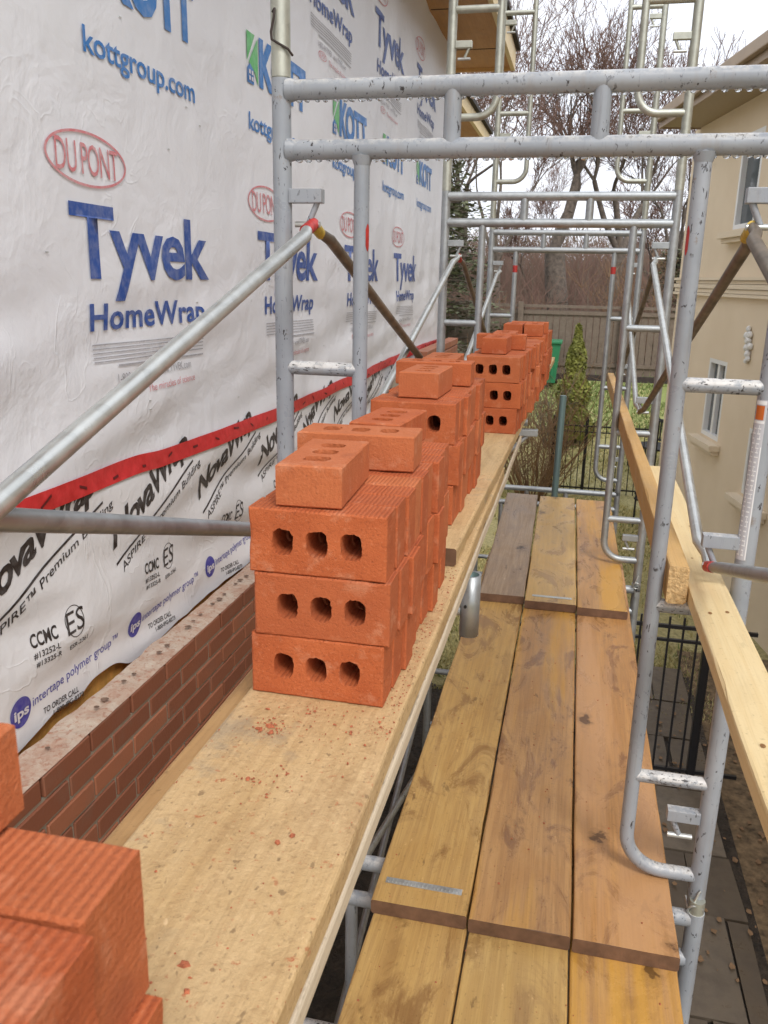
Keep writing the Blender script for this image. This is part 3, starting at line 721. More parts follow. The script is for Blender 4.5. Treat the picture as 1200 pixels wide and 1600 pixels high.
# small marks: red spray on the inner legs, label on the right post
def apatch(name, t, x, r, z0, z1, a0, a1, mat):
    mb = MB(); n = 5; pr = None
    for i in range(n+1):
        q = i/n; a = R(a0+(a1-a0)*q); e = .012*math.sin(q*3.14)
        c = [mb.bm.verts.new((x+r*math.cos(a), r*math.sin(a), z)) for z in (z0-e+.01, (z0+z1)/2, z1+e-.01)]
        if pr:
            for k in (0, 1): f = mb.bm.faces.new((pr[k], c[k], c[k+1], pr[k+1])); f.smooth = True
        pr = c
    return mb.build(name, mat, t)
apatch('red_mark', f1, -.488, .0180, 1.60, 1.655, -42, 0, MAT['red_paint'])
apatch('red_mark', f1, .221, .0180, 1.60, 1.655, 192, 225, MAT['red_paint'])
def sticker():
    rows = []
    rnd = random.Random(2); x = .405; r = TR+.0006
    def patch(mb, z0, z1, a0, a1, rr):
        n = 6; pr = None
        for i in range(n+1):
            a = R(a0+(a1-a0)*i/n); p = (x+rr*math.cos(a), rr*math.sin(a)); c = (mb.bm.verts.new((p[0], p[1], z0)), mb.bm.verts.new((p[0], p[1], z1)))
            if pr: f = mb.bm.faces.new((pr[0], c[0], c[1], pr[1])); f.smooth = True
            pr = c
    a = MB(); patch(a, .955, 1.31, 195, 262, r); s1 = a.build('safety_label', MAT['sticker'], f1)
    b = MB(); z = .965
    while z < 1.255:
        h = rnd.uniform(.004, .007)
        for (a0, a1) in ((198, 222), (226, 250)):
            q0 = a0+rnd.uniform(0, 7); q1 = a1-rnd.uniform(0, 7); patch(b, z, z+h*.55, q0, q1, r+.0006)
            if rnd.random() < .6: qa = rnd.uniform(q0, q1-4); patch(b, z+h*.5, z+h+.004, qa, qa+4, r+.0006)
        z += h+.005
    patch(b, .957, 1.21, 254, 260, r+.0006)
    b.build('label_print', MAT['sticker_w'], s1)
    c = MB(); patch(c, 1.268, 1.298, 200, 250, r+.0006); c.build('label_band', MAT['orange_l'], s1)
    d = MB(); patch(d, 1.260, 1.266, 196, 258, r+.0006); patch(d, 1.300, 1.308, 196, 258, r+.0006); d.build('label_border', MAT['sticker_w'], s1)
sticker()
frame('scaffold', 'second scaffold frame from the camera, dull galvanised, beside the middle brick stack', F2, ZB, GO, curve=.162, group=grp, pin=True)
frame('scaffold', 'farthest scaffold frame with red sprayed inner legs at the end of the walkway', F3, ZB-.045, GO, red=(-.488, .221), group=grp)
# upper lift: a different ladder frame stands on each
def upper(label, Y, zb): return frame('scaffold', label, Y, zb, GW, legd=.222, curve=.325, rungs=(.78, 1.42), clips=(.575, 1.3), top=False, bars_z=(1.932, 1.811), group=grp)
up1 = upper('upper lift scaffold frame standing on the nearest frame, mostly above the picture', F1, ZB+1.957)
upper('upper lift frame with yellowish zinc tubes standing on the second frame', F2, ZB+1.957)
upper('upper lift frame standing on the farthest frame, seen against the bare trees', F3, ZB+1.912)
# wire hook on the upper left post
hk = MB(); x = -.672
hk.tube([(x-.010, -.022, .122), (x-.004, -.026, .128), (x-.006, -.026, .110), (x-.014, -.022, .085), (x-.012, -.024, .070), (x+.006, -.027, .060), (x+.022, -.016, .052), (x+.028, -.004, .042)], .0028, 8)
hk.build('wire_hook', MAT['timber'], up1)
lg = 'lower lift scaffold frames'
frame('scaffold', 'lower lift frame under the nearest frame, carrying the first plank overlap', F1-.02, ZB-1.93, P, group=lg)
frame('scaffold', 'lower lift frame under the second frame, hidden below the planks', F2, ZB-1.93, GO, group=lg)
frame('scaffold', 'lower lift frame under the farthest frame, its bars showing past the plank ends', F3, ZB-1.975, GO, group=lg)

def brace(label, a, b, c, d, m1, m2, ends=None, r=.0135):
    """pair of tubes pivoted where they cross: a-b and c-d"""
    a, b, c, d = map(Vector, (a, b, c, d)); mid = (a+b)/2
    t = thing('cross_brace', label, 'cross brace', mid, 0, 'cross braces between the scaffold frames')
    for q, (p0, p1, m, ox) in enumerate(((a, b, m1, .012), (c, d, m2, -.012))):
        p0, p1 = p0-mid, p1-mid; u = (p1-p0).normalized()
        o = Vector((ox, 0, 0))
        pts = [p0, p0+u*.05, p0+u*.10+o, (p0+p1)/2+o, p1-u*.10+o, p1-u*.05, p1]
        MB().tube(pts, [r*.75, r*.85, r, r, r, r*.85, r*.75], 14).build('brace_tube', m, t)
        if ends:
            for e, mm in ends:
                if e == (q, 0): MB().tube([p0-u*.004, p0+u*.06], r*.95, 14).build('painted_end', mm, t)
                if e == (q, 1): MB().tube([p1-u*.045, p1+u*.004], r*.95, 14).build('painted_end', mm, t)
    MB().tube([(-.022, 0, 0), (.022, 0, 0)], .006, 8).build('pivot_rivet', MAT['galv'], t)
    return t
PL, PR = -.600, .330
ZU, ZL = .115, -.612; F0 = -.47
brace('silver cross brace in front of the printed wrap, red painted upper end', (PL, F1, ZU), (PL, F0, ZL), (PL, F1, ZL), (PL, F0, ZU), GV, GO, [((0, 0), MAT['red_paint'])], .0145)
brace('left side cross brace with a brown tube beyond the nearest frame, behind the brick stacks', (PL, F1, ZU), (PL, F2, ZL), (PL, F2, ZU), (PL, F1, ZL), MAT['brown_steel'], GV, [((0, 0), MAT['yellow_paint'])])
brace('far left cross brace between the second and last frames', (PL, F2, ZU), (PL, F3, ZL-.04), (PL, F3, ZU-.04), (PL, F2, ZL), MAT['brown_steel'], GV, [((0, 0), MAT['red_paint'])])
brace('right side cross brace with brown tube in front of the beige house', (PR, F1, ZU), (PR, F2, ZL), (PR, F2, ZU), (PR, F1, ZL), MAT['brown_steel'], GV, [((0, 0), MAT['yellow_paint'])])
brace('far right cross brace between the second and last frames', (PR, F2, ZU), (PR, F3, ZL-.04), (PR, F3, ZU-.04), (PR, F2, ZL), MAT['brown_steel'], GV)
brace('cross brace at the right picture edge, red end at the low bracket', (PR, F1, ZL), (PR, F0, ZU), (PR, F1, ZU), (PR, F0, ZL), GO, MAT['brown_steel'], [((0, 0), MAT['red_paint'])])
brace('lower lift cross brace seen through the gap beside the planks', (PL, F1, ZU-1.93), (PL, F2, ZL-1.93), (PL, F2, ZU-1.93), (PL, F1, ZL-1.93), GV, GO)
brace('lower lift cross brace near the camera in the dark gap', (PL, F1, ZU-1.93), (PL, F0, ZL-1.93), (PL, F1, ZL-1.93), (PL, F0, ZU-1.93), GO, GO)
tag(MB().tube([(0, 0, 0), (.03, .08, 2.72)], .024, 14).build('steel_post', MAT['teal'], loc=(-.09, 6.02, G+.0)), 'teal steel tube standing upright just beyond the plank ends', 'post')

# outrigger brackets that carry the brick platform
def outrigger(label, Y, dz=0.0):
    t = thing('outrigger_bracket', label, 'bracket', (-.672, Y, -.80+dz), 0, 'brackets under the brick platform')
    MB().tube([(.02, .035, .092), (.452, .035, .092)], .017, 16).build('top_arm', GO, t)
    MB().tube([(.02, .035, .030), (.45, .035, .030)], .013, 14).build('lower_arm', GO, t)
    MB().tube([(.03, .035, -.38), (.40, .035, .02)], .0125, 12).build('diagonal_stay', GO, t)
    s_ = MB()
    n = 24
    for rr, flip in ((.0235, 0), (.0185, 1)):
        ra = [[s_.bm.verts.new((.472+rr*math.cos(2*math.pi*k/n), .035+rr*math.sin(2*math.pi*k/n), z)) for k in range(n)] for z in (-.03, .125)]
        for k in range(n): f = s_.bm.faces.new((ra[0][k], ra[0][(k+1) % n], ra[1][(k+1) % n], ra[1][k])); f.smooth = True; f.material_index = flip
        if flip:
            inner = ra
        else: outer = ra
    for e in (0, 1):
        for k in range(n): s_.bm.faces.new((outer[e][k], outer[e][(k+1) % n], inner[e][(k+1) % n], inner[e][k]))
    s_.build('socket_tube', [MAT['galv_old'], MAT['teal']], t)  # inside wall coloured dark to paint in the shade within the tube
    MB().tube([(.463, .0095, .05), (.463, .013, .05)], .004, 10).build('bolt_hole', MAT['black'], t)
    return t
outrigger('zinc outrigger bracket with upright socket tube at the edge of the brick platform', F1-.06)
def side_clamp():
    t = thing('side_bracket', 'small galvanised bracket poking out past the platform at the second frame', 'bracket', (-.23, F2, -.80))
    MB().box((-.02, -.02, .04), (.075, .02, .075), .004).build('bracket_plate', GO, t)
    MB().tube([(.03, 0, .045), (-.12, -.02, -.10)], .011, 10).build('bracket_stay', GO, t)
    MB().tube([(-.42, 0, .11), (.02, 0, .11)], .018, 12).build('bracket_arm', GO, t)
side_clamp()

# ---------------------------------------------------------------- planks
def board(name, label, cat, x0, x1, y0, y1, ztop, th, mat, yawd=0.0, group=None, bow=.0, cleat=None, chips=True, seed=0):
    rnd = random.Random(seed); L = y1-y0; w = x1-x0; n = max(8, int(L/.06)); bm = bmesh.new(); prof = []
    r = .005; hw = w/2
    prof = [(-hw, -th+r), (-hw, -r), (-hw+r*.3, -r*.3), (-hw+r, 0), (-hw*.33, .0), (hw*.33, 0), (hw-r, 0), (hw-r*.3, -r*.3), (hw, -r), (hw, -th+r), (hw-r, -th), (-hw+r, -th)]
    rings = []
    for i in range(n+1):
        y = L*i/n; ring = []
        for k, (px, pz) in enumerate(prof):
            side = 1 if k in (8, 9, 7) else (-1 if k in (0, 1, 2) else 0)
            jx = side*.0025*mnoise.noise(Vector((y*3, seed, side*4))); jz = .0015*mnoise.noise(Vector((y*2.5, px*6, seed)))
            if rnd.random() < .05 and side: jx -= side*.0025
            ey = (.004*mnoise.noise(Vector((px*18, seed, i))) if i in (0, n) else 0)
            ring.append(bm.verts.new((px+jx, y+ey, pz+jz)))
        rings.append(ring)
    m_ = len(prof)
    for i in range(n):
        for k in range(m_):
            bm.faces.new((rings[i][k], rings[i][(k+1) % m_], rings[i+1][(k+1) % m_], rings[i+1][k]))
    fe = [bm.faces.new(rings[0]), bm.faces.new(list(reversed(rings[-1])))]
    for f in fe: f.material_index = 1
    bmesh.ops.recalc_face_normals(bm, faces=bm.faces[:])
    me = bpy.data.meshes.new(name); bm.to_mesh(me); bm.free(); me.materials.append(mat); me.materials.append(MAT['lum_end'] if name == 'rail_lumber' else MAT['end_grain'])
    if cleat is None:
        o = bpy.data.objects.new(name, me); COL.objects.link(o); o.location = ((x0+x1)/2, y0, ztop); o.rotation_euler = (0, 0, R(yawd)); tag(o, label, cat, group); return o
    t = thing(name, label, cat, ((x0+x1)/2, y0, ztop), R(yawd), group)
    o = bpy.data.objects.new('plank_body', me); COL.objects.link(o); o.parent = t
    ca, cb, cy = cleat; mb = MB(); mb.box((ca, cy-.010, .0005), (cb, cy+.010, .0022), .0004)
    xx = ca+.006
    while xx < cb-.004:
        mb.box((xx, cy-.006, .0022), (xx+.003, cy+.006, .0046)); xx += .0095
    mb.build('nail_plate', MAT['galv'], t)
    return t
wg = 'walkway planks'
TH = .038
board('scaffold_plank', 'near left walkway plank, tan with dark stains, end under the overlap', 'plank', -.372, -.143, -.7, 2.25, -1.483, TH, MAT['plank_tan'], 0, wg, seed=1)
board('scaffold_plank', 'near middle walkway plank running off the bottom edge, stained tan', 'plank', -.139, .092, -.7, 2.2, -1.484, TH, MAT['plank_gold'], 0, wg, seed=2)
board('scaffold_plank', 'near right walkway plank beside the post with the hitch pin', 'plank', .096, .332, -.7, 2.3, -1.483, TH, MAT['plank_pink'], 0, wg, seed=3)
board('scaffold_plank', 'left plank of the middle span with a zinc nail plate on its near end', 'plank', -.378, -.146, 1.640, 4.4, -1.4435, TH, MAT['plank_tan'], 0, wg, cleat=(-.095, .095, .075), seed=4)
board('scaffold_plank', 'centre plank of the middle span with a rosy streak down it', 'plank', -.141, .094, 1.636, 4.4, -1.4445, TH, MAT['plank_pink'], 0, wg, seed=5)
board('scaffold_plank', 'right plank of the middle span, reddish brown beside the ladder leg', 'plank', .099, .334, 1.632, 4.4, -1.4435, TH, MAT['plank_red'], 0, wg, seed=6)
board('scaffold_plank', 'far left plank, weathered grey brown', 'plank', -.352, -.142, 3.66, 5.62, -1.404, TH, MAT['plank_grey'], .9, wg, seed=7)
board('scaffold_plank', 'far middle plank, golden with a zinc strip near its end', 'plank', -.138, .094, 3.62, 5.60, -1.404, TH, MAT['plank_gold'], .6, wg, cleat=(-.085, .095, .07), seed=8)
board('scaffold_plank', 'far right plank, rosy brown behind the ladder leg', 'plank', .098, .318, 3.60, 5.58, -1.404, TH, MAT['plank_pink'], .4, wg, seed=9)
pg = 'boards of the brick platform'
board('platform_board', 'lower board of the brick platform, its edge showing along both sides', 'board', -.470, -.196, -.5, 2.6, -.6075, .036, MAT['under_board'], 0, pg, seed=10)
board('platform_board', 'upper board of the brick platform, tan and scattered with brick crumbs', 'board', -.418, -.190, -.5, 2.6, -.568, .038, MAT['tan_ply'], 0, pg, seed=11)
board('platform_board', 'lapped far board of the platform under the middle and far brick stacks', 'board', -.440, -.205, 1.612, 6.3, -.529, .038, MAT['tan_ply'], -.75, pg, seed=12)
ep = board('platform_lath', 'thin pale lath along the right edge of the brick platform', 'board', -.195, -.187, -.5, 3.4, -.606, .030, MAT['pale_edge'], 0, pg, seed=13)
# guard rail lumber on the right
pale = board('rail_lumber', 'pale yellow lumber lying flat on the right ladder rungs, nearest the camera', 'lumber', .291, .379, -.6, 3.22, -.659, .037, MAT['lum_pale'], 0, 'guard rail lumber', seed=20)
board('rail_lumber', 'amber lumber set on edge with its sawn end facing the camera', 'lumber', .243, .287, 1.862, 6.1, -.606, .089, MAT['lum_orange'], .15, 'guard rail lumber', seed=21)
for kx, ky, kr in ((-.017, 1.80, .0042), (.017, 1.79, .0045), (-.018, 2.33, .004), (.018, 2.345, .004), (.006, 1.55, .003), (-.01, 2.7, .003), (.02, 3.0, .0035), (-.022, 1.3, .004)):
    kb = MB(); kb.quad([(kx+kr*math.cos(a), ky+kr*1.5*math.sin(a), .0009) for a in [2*math.pi*q/14 for q in range(14)]]); kb.build('knot', MAT['knot'], pale)

# ---------------------------------------------------------------- loose clay bricks
BL, BW_, BH = .190, .090, .057
def brick_mesh(seed):
    rnd = random.Random(seed); bm = bmesh.new(); r = .0022
    def loop(z, ins, jag):
        pts = []; hx, hy = BL/2-ins, BW_/2-ins; c = .0025
        def side(p, q, n):
            for i in range(n):
                t = i/n; x = p[0]+(q[0]-p[0])*t; y = p[1]+(q[1]-p[1])*t; j = rnd.uniform(-jag, jag)*.5
                if rnd.random() < .06: j -= jag*1.6
                nx, ny = (0, 0)
                if abs(p[0]-q[0]) > abs(p[1]-q[1]): ny = 1 if p[1] > 0 else -1
                else: nx = 1 if p[0] > 0 else -1
                pts.append((x+nx*j, y+ny*j, z))
        side((-hx, -hy), (hx, -hy), 22); side((hx, -hy), (hx, hy), 11); side((hx, hy), (-hx, hy), 22); side((-hx, hy), (-hx, -hy), 11)
        return [bm.verts.new(p) for p in pts]
    Ls = [loop(-BH/2, r, .0012), loop(-BH/2+r, 0, .0003), loop(BH/2-r, 0, .0003), loop(BH/2, r, .0012)]
    n = len(Ls[0])
    for _ in range(3):
        a_, b_ = rnd.choice(((3, 2), (0, 1))); k0 = rnd.randrange(n); w_ = rnd.randint(2, 5); dp = rnd.uniform(.0015, .004)
        for q in range(w_):
            for li, f_ in ((a_, 1.), (b_, .5)):
                v_ = Ls[li][(k0+q) % n]; e_ = math.sin(3.14*(q+.5)/w_)*dp*f_
                if abs(v_.co.y) > BW_/2-.006: v_.co.y -= math.copysign(e_, v_.co.y)
                else: v_.co.x -= math.copysign(e_, v_.co.x)
    for a, b in zip(Ls, Ls[1:]):
        for k in range(n): bm.faces.new((a[k], a[(k+1) % n], b[(k+1) % n], b[k]))
    hl = {0: [], 1: []}
    for cx in (-.0475, 0, .0475):
        jg = [rnd.uniform(.93, 1.06) for _ in range(28)]
        rings = []
        for e, z in ((0, -BH/2), (2, -BH/2+.004), (2, BH/2-.004), (1, BH/2)):
            ring = []
            for k in range(28):
                a = 2*math.pi*k/28; ca, sa = math.cos(a), math.sin(a); p = 3.2
                rr = (abs(ca)**p+abs(sa)**p)**(-1/p); q = jg[k] if e != 2 else .97
                ring.append(bm.verts.new((cx + .0148*rr*ca*q, .0185*rr*sa*q, z)))
            rings.append(ring)
            if e < 2: hl[e].append(ring)
        for a, b in zip(rings, rings[1:]):
            for k in range(28): bm.faces.new((a[k], b[k], b[(k+1) % 28], a[(k+1) % 28]))
    for e, outer in ((0, Ls[0]), (1, Ls[3])):
        es = []
        for ring in [outer]+hl[e]:
            for k in range(len(ring)):
                ed = bm.edges.get((ring[k], ring[(k+1) % len(ring)])); es.append(ed)
        bmesh.ops.triangle_fill(bm, edges=es, use_beauty=True)
    bmesh.ops.recalc_face_normals(bm, faces=bm.faces[:])
    me = bpy.data.meshes.new('clay_brick'); bm.to_mesh(me); bm.free(); me.materials.append(MAT['brick']); return me
BM_ = [brick_mesh(100+i) for i in range(6)]
bg = 'orange clay bricks on the scaffold platform'
brnd = random.Random(77)
def clay(label, cx, cy, cz, rot, group=bg):
    o = bpy.data.objects.new('clay_brick', BM_[brnd.randrange(6)]); COL.objects.link(o)
    o.location = (cx, cy, cz); o.rotation_euler = rot; tag(o, label, 'brick', group); return o
ordn = ['first', 'second', 'third', 'fourth', 'fifth', 'sixth', 'seventh', 'eighth', 'ninth', 'tenth', 'eleventh', 'twelfth', 'thirteenth']
lay_n = ['bottom', 'middle', 'top']
def stack(where, xc, y0, n, zbase, jx=.004, lean=0.0, order=None):
    for L in range(3):
        y = y0 + brnd.uniform(-.003, .003)
        for k in range(n):
            lb = f'clay brick, {ordn[k]} from the front in the {lay_n[L]} layer of {where}'
            dx = brnd.uniform(-jx, jx) + (-.002, .005, 0)[L] + (.006 if (k % 4 == 2) else 0) + lean*(y-y0)
            clay(lb, xc+dx, y+BH/2, zbase + BW_/2 + L*(BW_+.0006) + .0006, (R(90) + brnd.uniform(-.006, .006), brnd.uniform(-.003, .003), R(brnd.uniform(-.7, .7)) + (math.pi if brnd.random() < .5 else 0)))
            y += BH + brnd.uniform(.0012, .0035)
stack('the corner stack', -.298, .105, 4, -.568, .003)
stack('the nearest full stack', -.3125, 1.003, 9, -.568, .003)
stack('the second stack', -.333, 1.775, 9, -.529, .004)
stack('the third stack', -.277, 2.985, 8, -.529, .005, .02)
stack('the fourth stack', -.262, 3.52, 8, -.529, .012, .02)
stack('the last stack', -.248, 4.15, 12, -.529, .008, .02)
def flat(label, cx, cy, zbase, deg): clay(label, cx, cy, zbase+BH/2+.0008, (brnd.uniform(-.004, .004), brnd.uniform(-.004, .004), R(deg)))
T1 = -.568+.2725; T2 = -.529+.2725
flat('loose clay brick lying flat at the front of the nearest stack, end towards the camera', -.334, 1.112, T1, 93)
flat('loose clay brick lying crosswise behind the front flat one on the nearest stack', -.331, 1.303, T1, 2)
flat('loose clay brick lying lengthwise at the back of the nearest stack', -.318, 1.462, T1, 86)
flat('loose clay brick lying flat at the front of the second stack', -.333, 1.925, T2, 89)
flat('loose clay brick lying crosswise on the second stack', -.345, 2.125, T2, 1)
flat('loose clay brick lying lengthwise behind the crosswise one on the second stack', -.350, 2.285, T2, 91)
flat('loose clay brick lying flat at the front of the third stack', -.288, 3.175, T2, 89)
flat('loose clay brick lying crosswise on the third stack', -.285, 3.345, T2, 1)
flat('loose clay brick lying lengthwise at the back of the third stack', -.285, 3.50, T2, 90)
flat('loose clay brick lying lengthwise at the front left of the last stack', -.303, 4.25, T2, 89)
flat('loose clay brick lying lengthwise at the front right of the last stack', -.208, 4.27, T2, 91)
flat('loose clay brick lying crosswise in the middle of the last stack', -.24, 4.46, T2, 2)
flat('loose clay brick on top of the corner stack, nearest the camera', -.327, .258, T1, 91)

# brick crumbs
def crumbs():
    rnd = random.Random(9); vs_, fs_ = [], []
    def chip(x, y, z, r):
        b = len(vs_); n = 5; a0 = rnd.uniform(0, 6.28); sx, sy = rnd.uniform(.45, 1.5), rnd.uniform(.45, 1.5)
        for k in range(n):
            a = a0+2*math.pi*k/n; j_ = rnd.uniform(.6, 1.15); vs_.append((x+r*j_*sx*math.cos(a), y+r*j_*sy*math.sin(a), z))
        for k in range(n):
            a = a0+2*math.pi*k/n; vs_.append((x+r*.6*sx*math.cos(a), y+r*.6*sy*math.sin(a), z+r*rnd.uniform(.3, .7)))
        for k in range(n): fs_.append((b+k, b+(k+1) % n, b+n+(k+1) % n, b+n+k))
        fs_.append(tuple(b+n+k for k in range(n)))
    zt = -.5672
    for (cx, cy, s_, n) in ((-.355, .915, .012, 90), (-.30, .975, .03, 120), (-.33, .80, .012, 40), (-.21, .95, .012, 60), (-.345, .905, .012, 40), (-.31, .80, .028, 40), (-.27, .93, .04, 30), (-.24, .88, .03, 20), (-.27, .50, .06, 22), (-.3, .7, .12, 70), (-.25, .45, .1, 30)):
        for _ in range(n):
            x = min(max(rnd.gauss(cx, s_), -.412), -.196); y = rnd.gauss(cy, s_*1.3)
            if .355 < y < .995: chip(x, y, zt, rnd.choice((.0004, .0005, .0006, .0007, .0009, .0012, .0018)))
    for (x, y, r) in ((-.352, .918, .006), (-.362, .908, .005), (-.345, .905, .004), (-.262, .70, .0042), (-.251, .715, .003), (-.245, .93, .004), (-.36, .905, .004), (-.335, .80, .0045), (-.22, .905, .003), (-.285, .53, .004), (-.292, .49, .0045), (-.30, .455, .004), (-.215, .965, .003), (-.37, .96, .0035), (-.27, .505, .004), (-.23, .86, .0035)): chip(x, y, zt, r)
    for _ in range(120):
        x = rnd.uniform(-.36, .31); y = rnd.uniform(.9, 3.5); chip(x, y, -1.443 if y > 1.65 else -1.4825, rnd.choice((.0015, .002, .003)))
    for _ in range(200):
        chip(rnd.uniform(-.222, -.196), rnd.uniform(1.0, 1.6), zt, rnd.uniform(.0006, .002))
    o = raw('brick_crumbs', vs_, fs_, MAT['crumb']); tag(o, 'orange brick crumbs scattered on the boards', 'rubble', kind='stuff')
crumbs()

# ---------------------------------------------------------------- neighbouring house (turned a little towards the scaffold)
NA = R(9.8)
nb = thing('house', 'beige stucco neighbouring house with white windows and brown eaves', 'house', (2.0, 8.7, G), NA)
# local: +y along the wall (away), -x towards the scaffold, z above ground
def nz(z): return z - G
wl = MB()
def wall_open(mb, y0, y1, z0, z1, ops, th=.3):
    """wall in plane x=0 with rectangular openings"""
    ys = sorted(set([y0, y1]+[o[0] for o in ops]+[o[1] for o in ops])); zs = sorted(set([z0, z1]+[o[2] for o in ops]+[o[3] for o in ops]))
    for a, b in zip(ys, ys[1:]):
        for c, d in zip(zs, zs[1:]):
            if any(o[0] <= (a+b)/2 <= o[1] and o[2] <= (c+d)/2 <= o[3] for o in ops): continue
            mb.quad([(0, a, c), (0, b, c), (0, b, d), (0, a, d)])
    for (a, b, c, d) in ops:
        mb.quad([(0, a, c), (0, b, c), (.12, b, c), (.12, a, c)]); mb.quad([(0, a, d), (0, b, d), (.12, b, d), (.12, a, d)])
        mb.quad([(0, a, c), (0, a, d), (.12, a, d), (.12, a, c)]); mb.quad([(0, b, c), (0, b, d), (.12, b, d), (.12, b, c)])
ops = [(1.66, 2.28, nz(-1.78), nz(-.85)), (1.42, 2.06, nz(.62), nz(1.62)), (.12, .74, nz(-2.16), nz(-1.45)), (-2.4, -1.3, nz(.3), nz(1.5))]
wall_open(wl, -9, 3.97, 0, nz(1.97), ops)
wl.quad([(0, 3.97, 0), (8, 3.97, 0), (8, 3.97, nz(1.97)), (0, 3.97, nz(1.97))]); wl.quad([(0, -9, 0), (8, -9, 0), (8, -9, nz(1.97)), (0, -9, nz(1.97))])
wl.build('wall', MAT['stucco'], nb)
bd = MB()
for (za, zb_, pr) in ((-.125, -.085, .05), (-.085, -.035, .035), (-.035, .02, .05), (.02, .06, .03), (.06, .10, .055)):
    bd.box((-pr, -9, nz(za)), (-.001, 3.97+pr, nz(zb_)-.006))
bd.build('cornice_band', MAT['stucco_dark'], nb)
def window(y0, y1, z0, z1, bars_=1, sill=True):
    w = MB(); f = .05; x = .05
    w.box((.0, y0, z0), (.10, y0+f, z1)); w.box((.0, y1-f, z0), (.10, y1, z1)); w.box((.001, y0+f, z0), (.10, y1-f, z0+f)); w.box((.001, y0+f, z1-f), (.10, y1-f, z1))
    for i in range(bars_): yc = y0+(y1-y0)*(i+1)/(bars_+1); w.box((.015, yc-.035, z0+f), (.10, yc+.035, z1-f))
    o = w.build('window', MAT['white_trim'], nb)
    MB().box((.06, y0+.02, z0+.02), (.075, y1-.02, z1-.02)).build('pane', MAT['glass'], o)
    if sill:
        s_ = MB(); s_.box((-.13, y0-.12, z0-.10), (-.001, y1+.12, z0-.03), .006); s_.box((-.09, y0-.09, z0-.15), (-.001, y1+.09, z0-.101), .006); s_.build('sill', MAT['stucco_dark'], o)
window(1.66, 2.28, nz(-1.78), nz(-.85)); window(1.42, 2.06, nz(.62), nz(1.62), 0); window(.12, .74, nz(-2.16), nz(-1.45)); window(-2.4, -1.3, nz(.3), nz(1.5))
MB().box((-.5, -9, nz(1.97)), (.0, 3.72, nz(1.985))).build('soffit', MAT['soffit_nb'], nb)
e = MB(); e.box((-.53, -9, nz(1.955)), (-.502, 3.74, nz(2.13)), .003); e.box((-.60, -9, nz(2.03)), (-.532, 3.76, nz(2.15)), .012); e.build('gutter', MAT['fascia'], nb)
e2 = MB().box((-.53, 3.742, nz(1.955)), (3.5, 3.775, nz(2.13))); e2.build('fascia', MAT['fascia'], nb)
rf = MB(); rf.quad([(-.58, -9, nz(2.16)), (-.58, 3.8, nz(2.16)), (3.6, 1.5, nz(4.3)), (3.6, -9, nz(4.3))]); rf.quad([(-.58, 3.8, nz(2.16)), (8, 3.8, nz(2.16)), (3.6, 1.5, nz(4.3))]); rf.build('roof', MAT['shingle'], nb)
orn = MB(); rnd = random.Random(8)
for k, (dy, dz, r) in enumerate(((0, .0, .05), (.05, .06, .05), (-.04, .08, .05), (.03, .14, .055), (.09, .19, .05), (0, .2, .045), (.06, .26, .04), (-.03, -.05, .04), (.02, -.08, .035))):
    orn.blob((-.025, 1.03+dy, nz(-.70)+dz), r, 2, .12, (.6, 1.0, .8))
orn.build('wall_ornament', MAT['ornament'], nb)

# ---------------------------------------------------------------- fences
def metal_fence(label, x0, x1, Y, zb, h, gate=None, y1=None, posts=(), npk=.105):
    t = thing('metal_fence', label, 'fence', (x0, Y, zb)); L = x1-x0
    for z, th in ((h-.10, .025), (h-.20, .02), (.10, .025)): MB().box((0, -.012, z-th/2), (L, .012, z+th/2)).build('rail', MAT['black'], t)
    pk = MB(); x = .04
    while x < L-.02: pk.box((x-.007, -.0075, .02), (x+.007, .0075, h-.03)); x += npk
    pk.build('pickets', MAT['black'], t)
    for p in posts: MB().box((p-.026, -.026, 0), (p+.026, .026, h+.06), .004).build('fence_post', MAT['black'], t)
metal_fence('black metal picket fence crossing the side passage over the flagstones', -.30, 1.34, 5.585, G+.06, 1.29, posts=(0., 1.33), npk=.094)
metal_fence('far black metal picket fence on the lawn in front of the cedar', -.27, 1.45, 14.35, G, 1.27, posts=(0.02, .56, 1.7), npk=.105)
def wood_fence():
    t = thing('wood_fence', 'grey board fence at the end of the lawn', 'fence', (-4, 20, -2.16))
    b = MB(); rnd = random.Random(6); x = 0
    while x < 12:
        b.box((x, -.01, .12+rnd.uniform(-.01, .01)), (x+.132, .012, 1.55+rnd.uniform(-.012, .012))); x += .150
    b.build('boards', MAT['fencewood'], t)
    r = MB(); r.box((0, -.05, 1.6), (12, .03, 1.66)); r.box((0, -.045, 1.45), (12, -.012, 1.53)); r.box((0, -.045, .3), (12, -.012, .38)); r.build('rails', MAT['fencewood'], t)
    for k in range(6): MB().box((k*2.3+.4-.06, -.14, 0), (k*2.3+.4+.06, -.052, 1.72)).build('fence_post', MAT['fencewood'], t)
    MB().box((0, -.09, -.12), (12, .05, .11)).build('base_timber', MAT['timber'], t)
wood_fence()

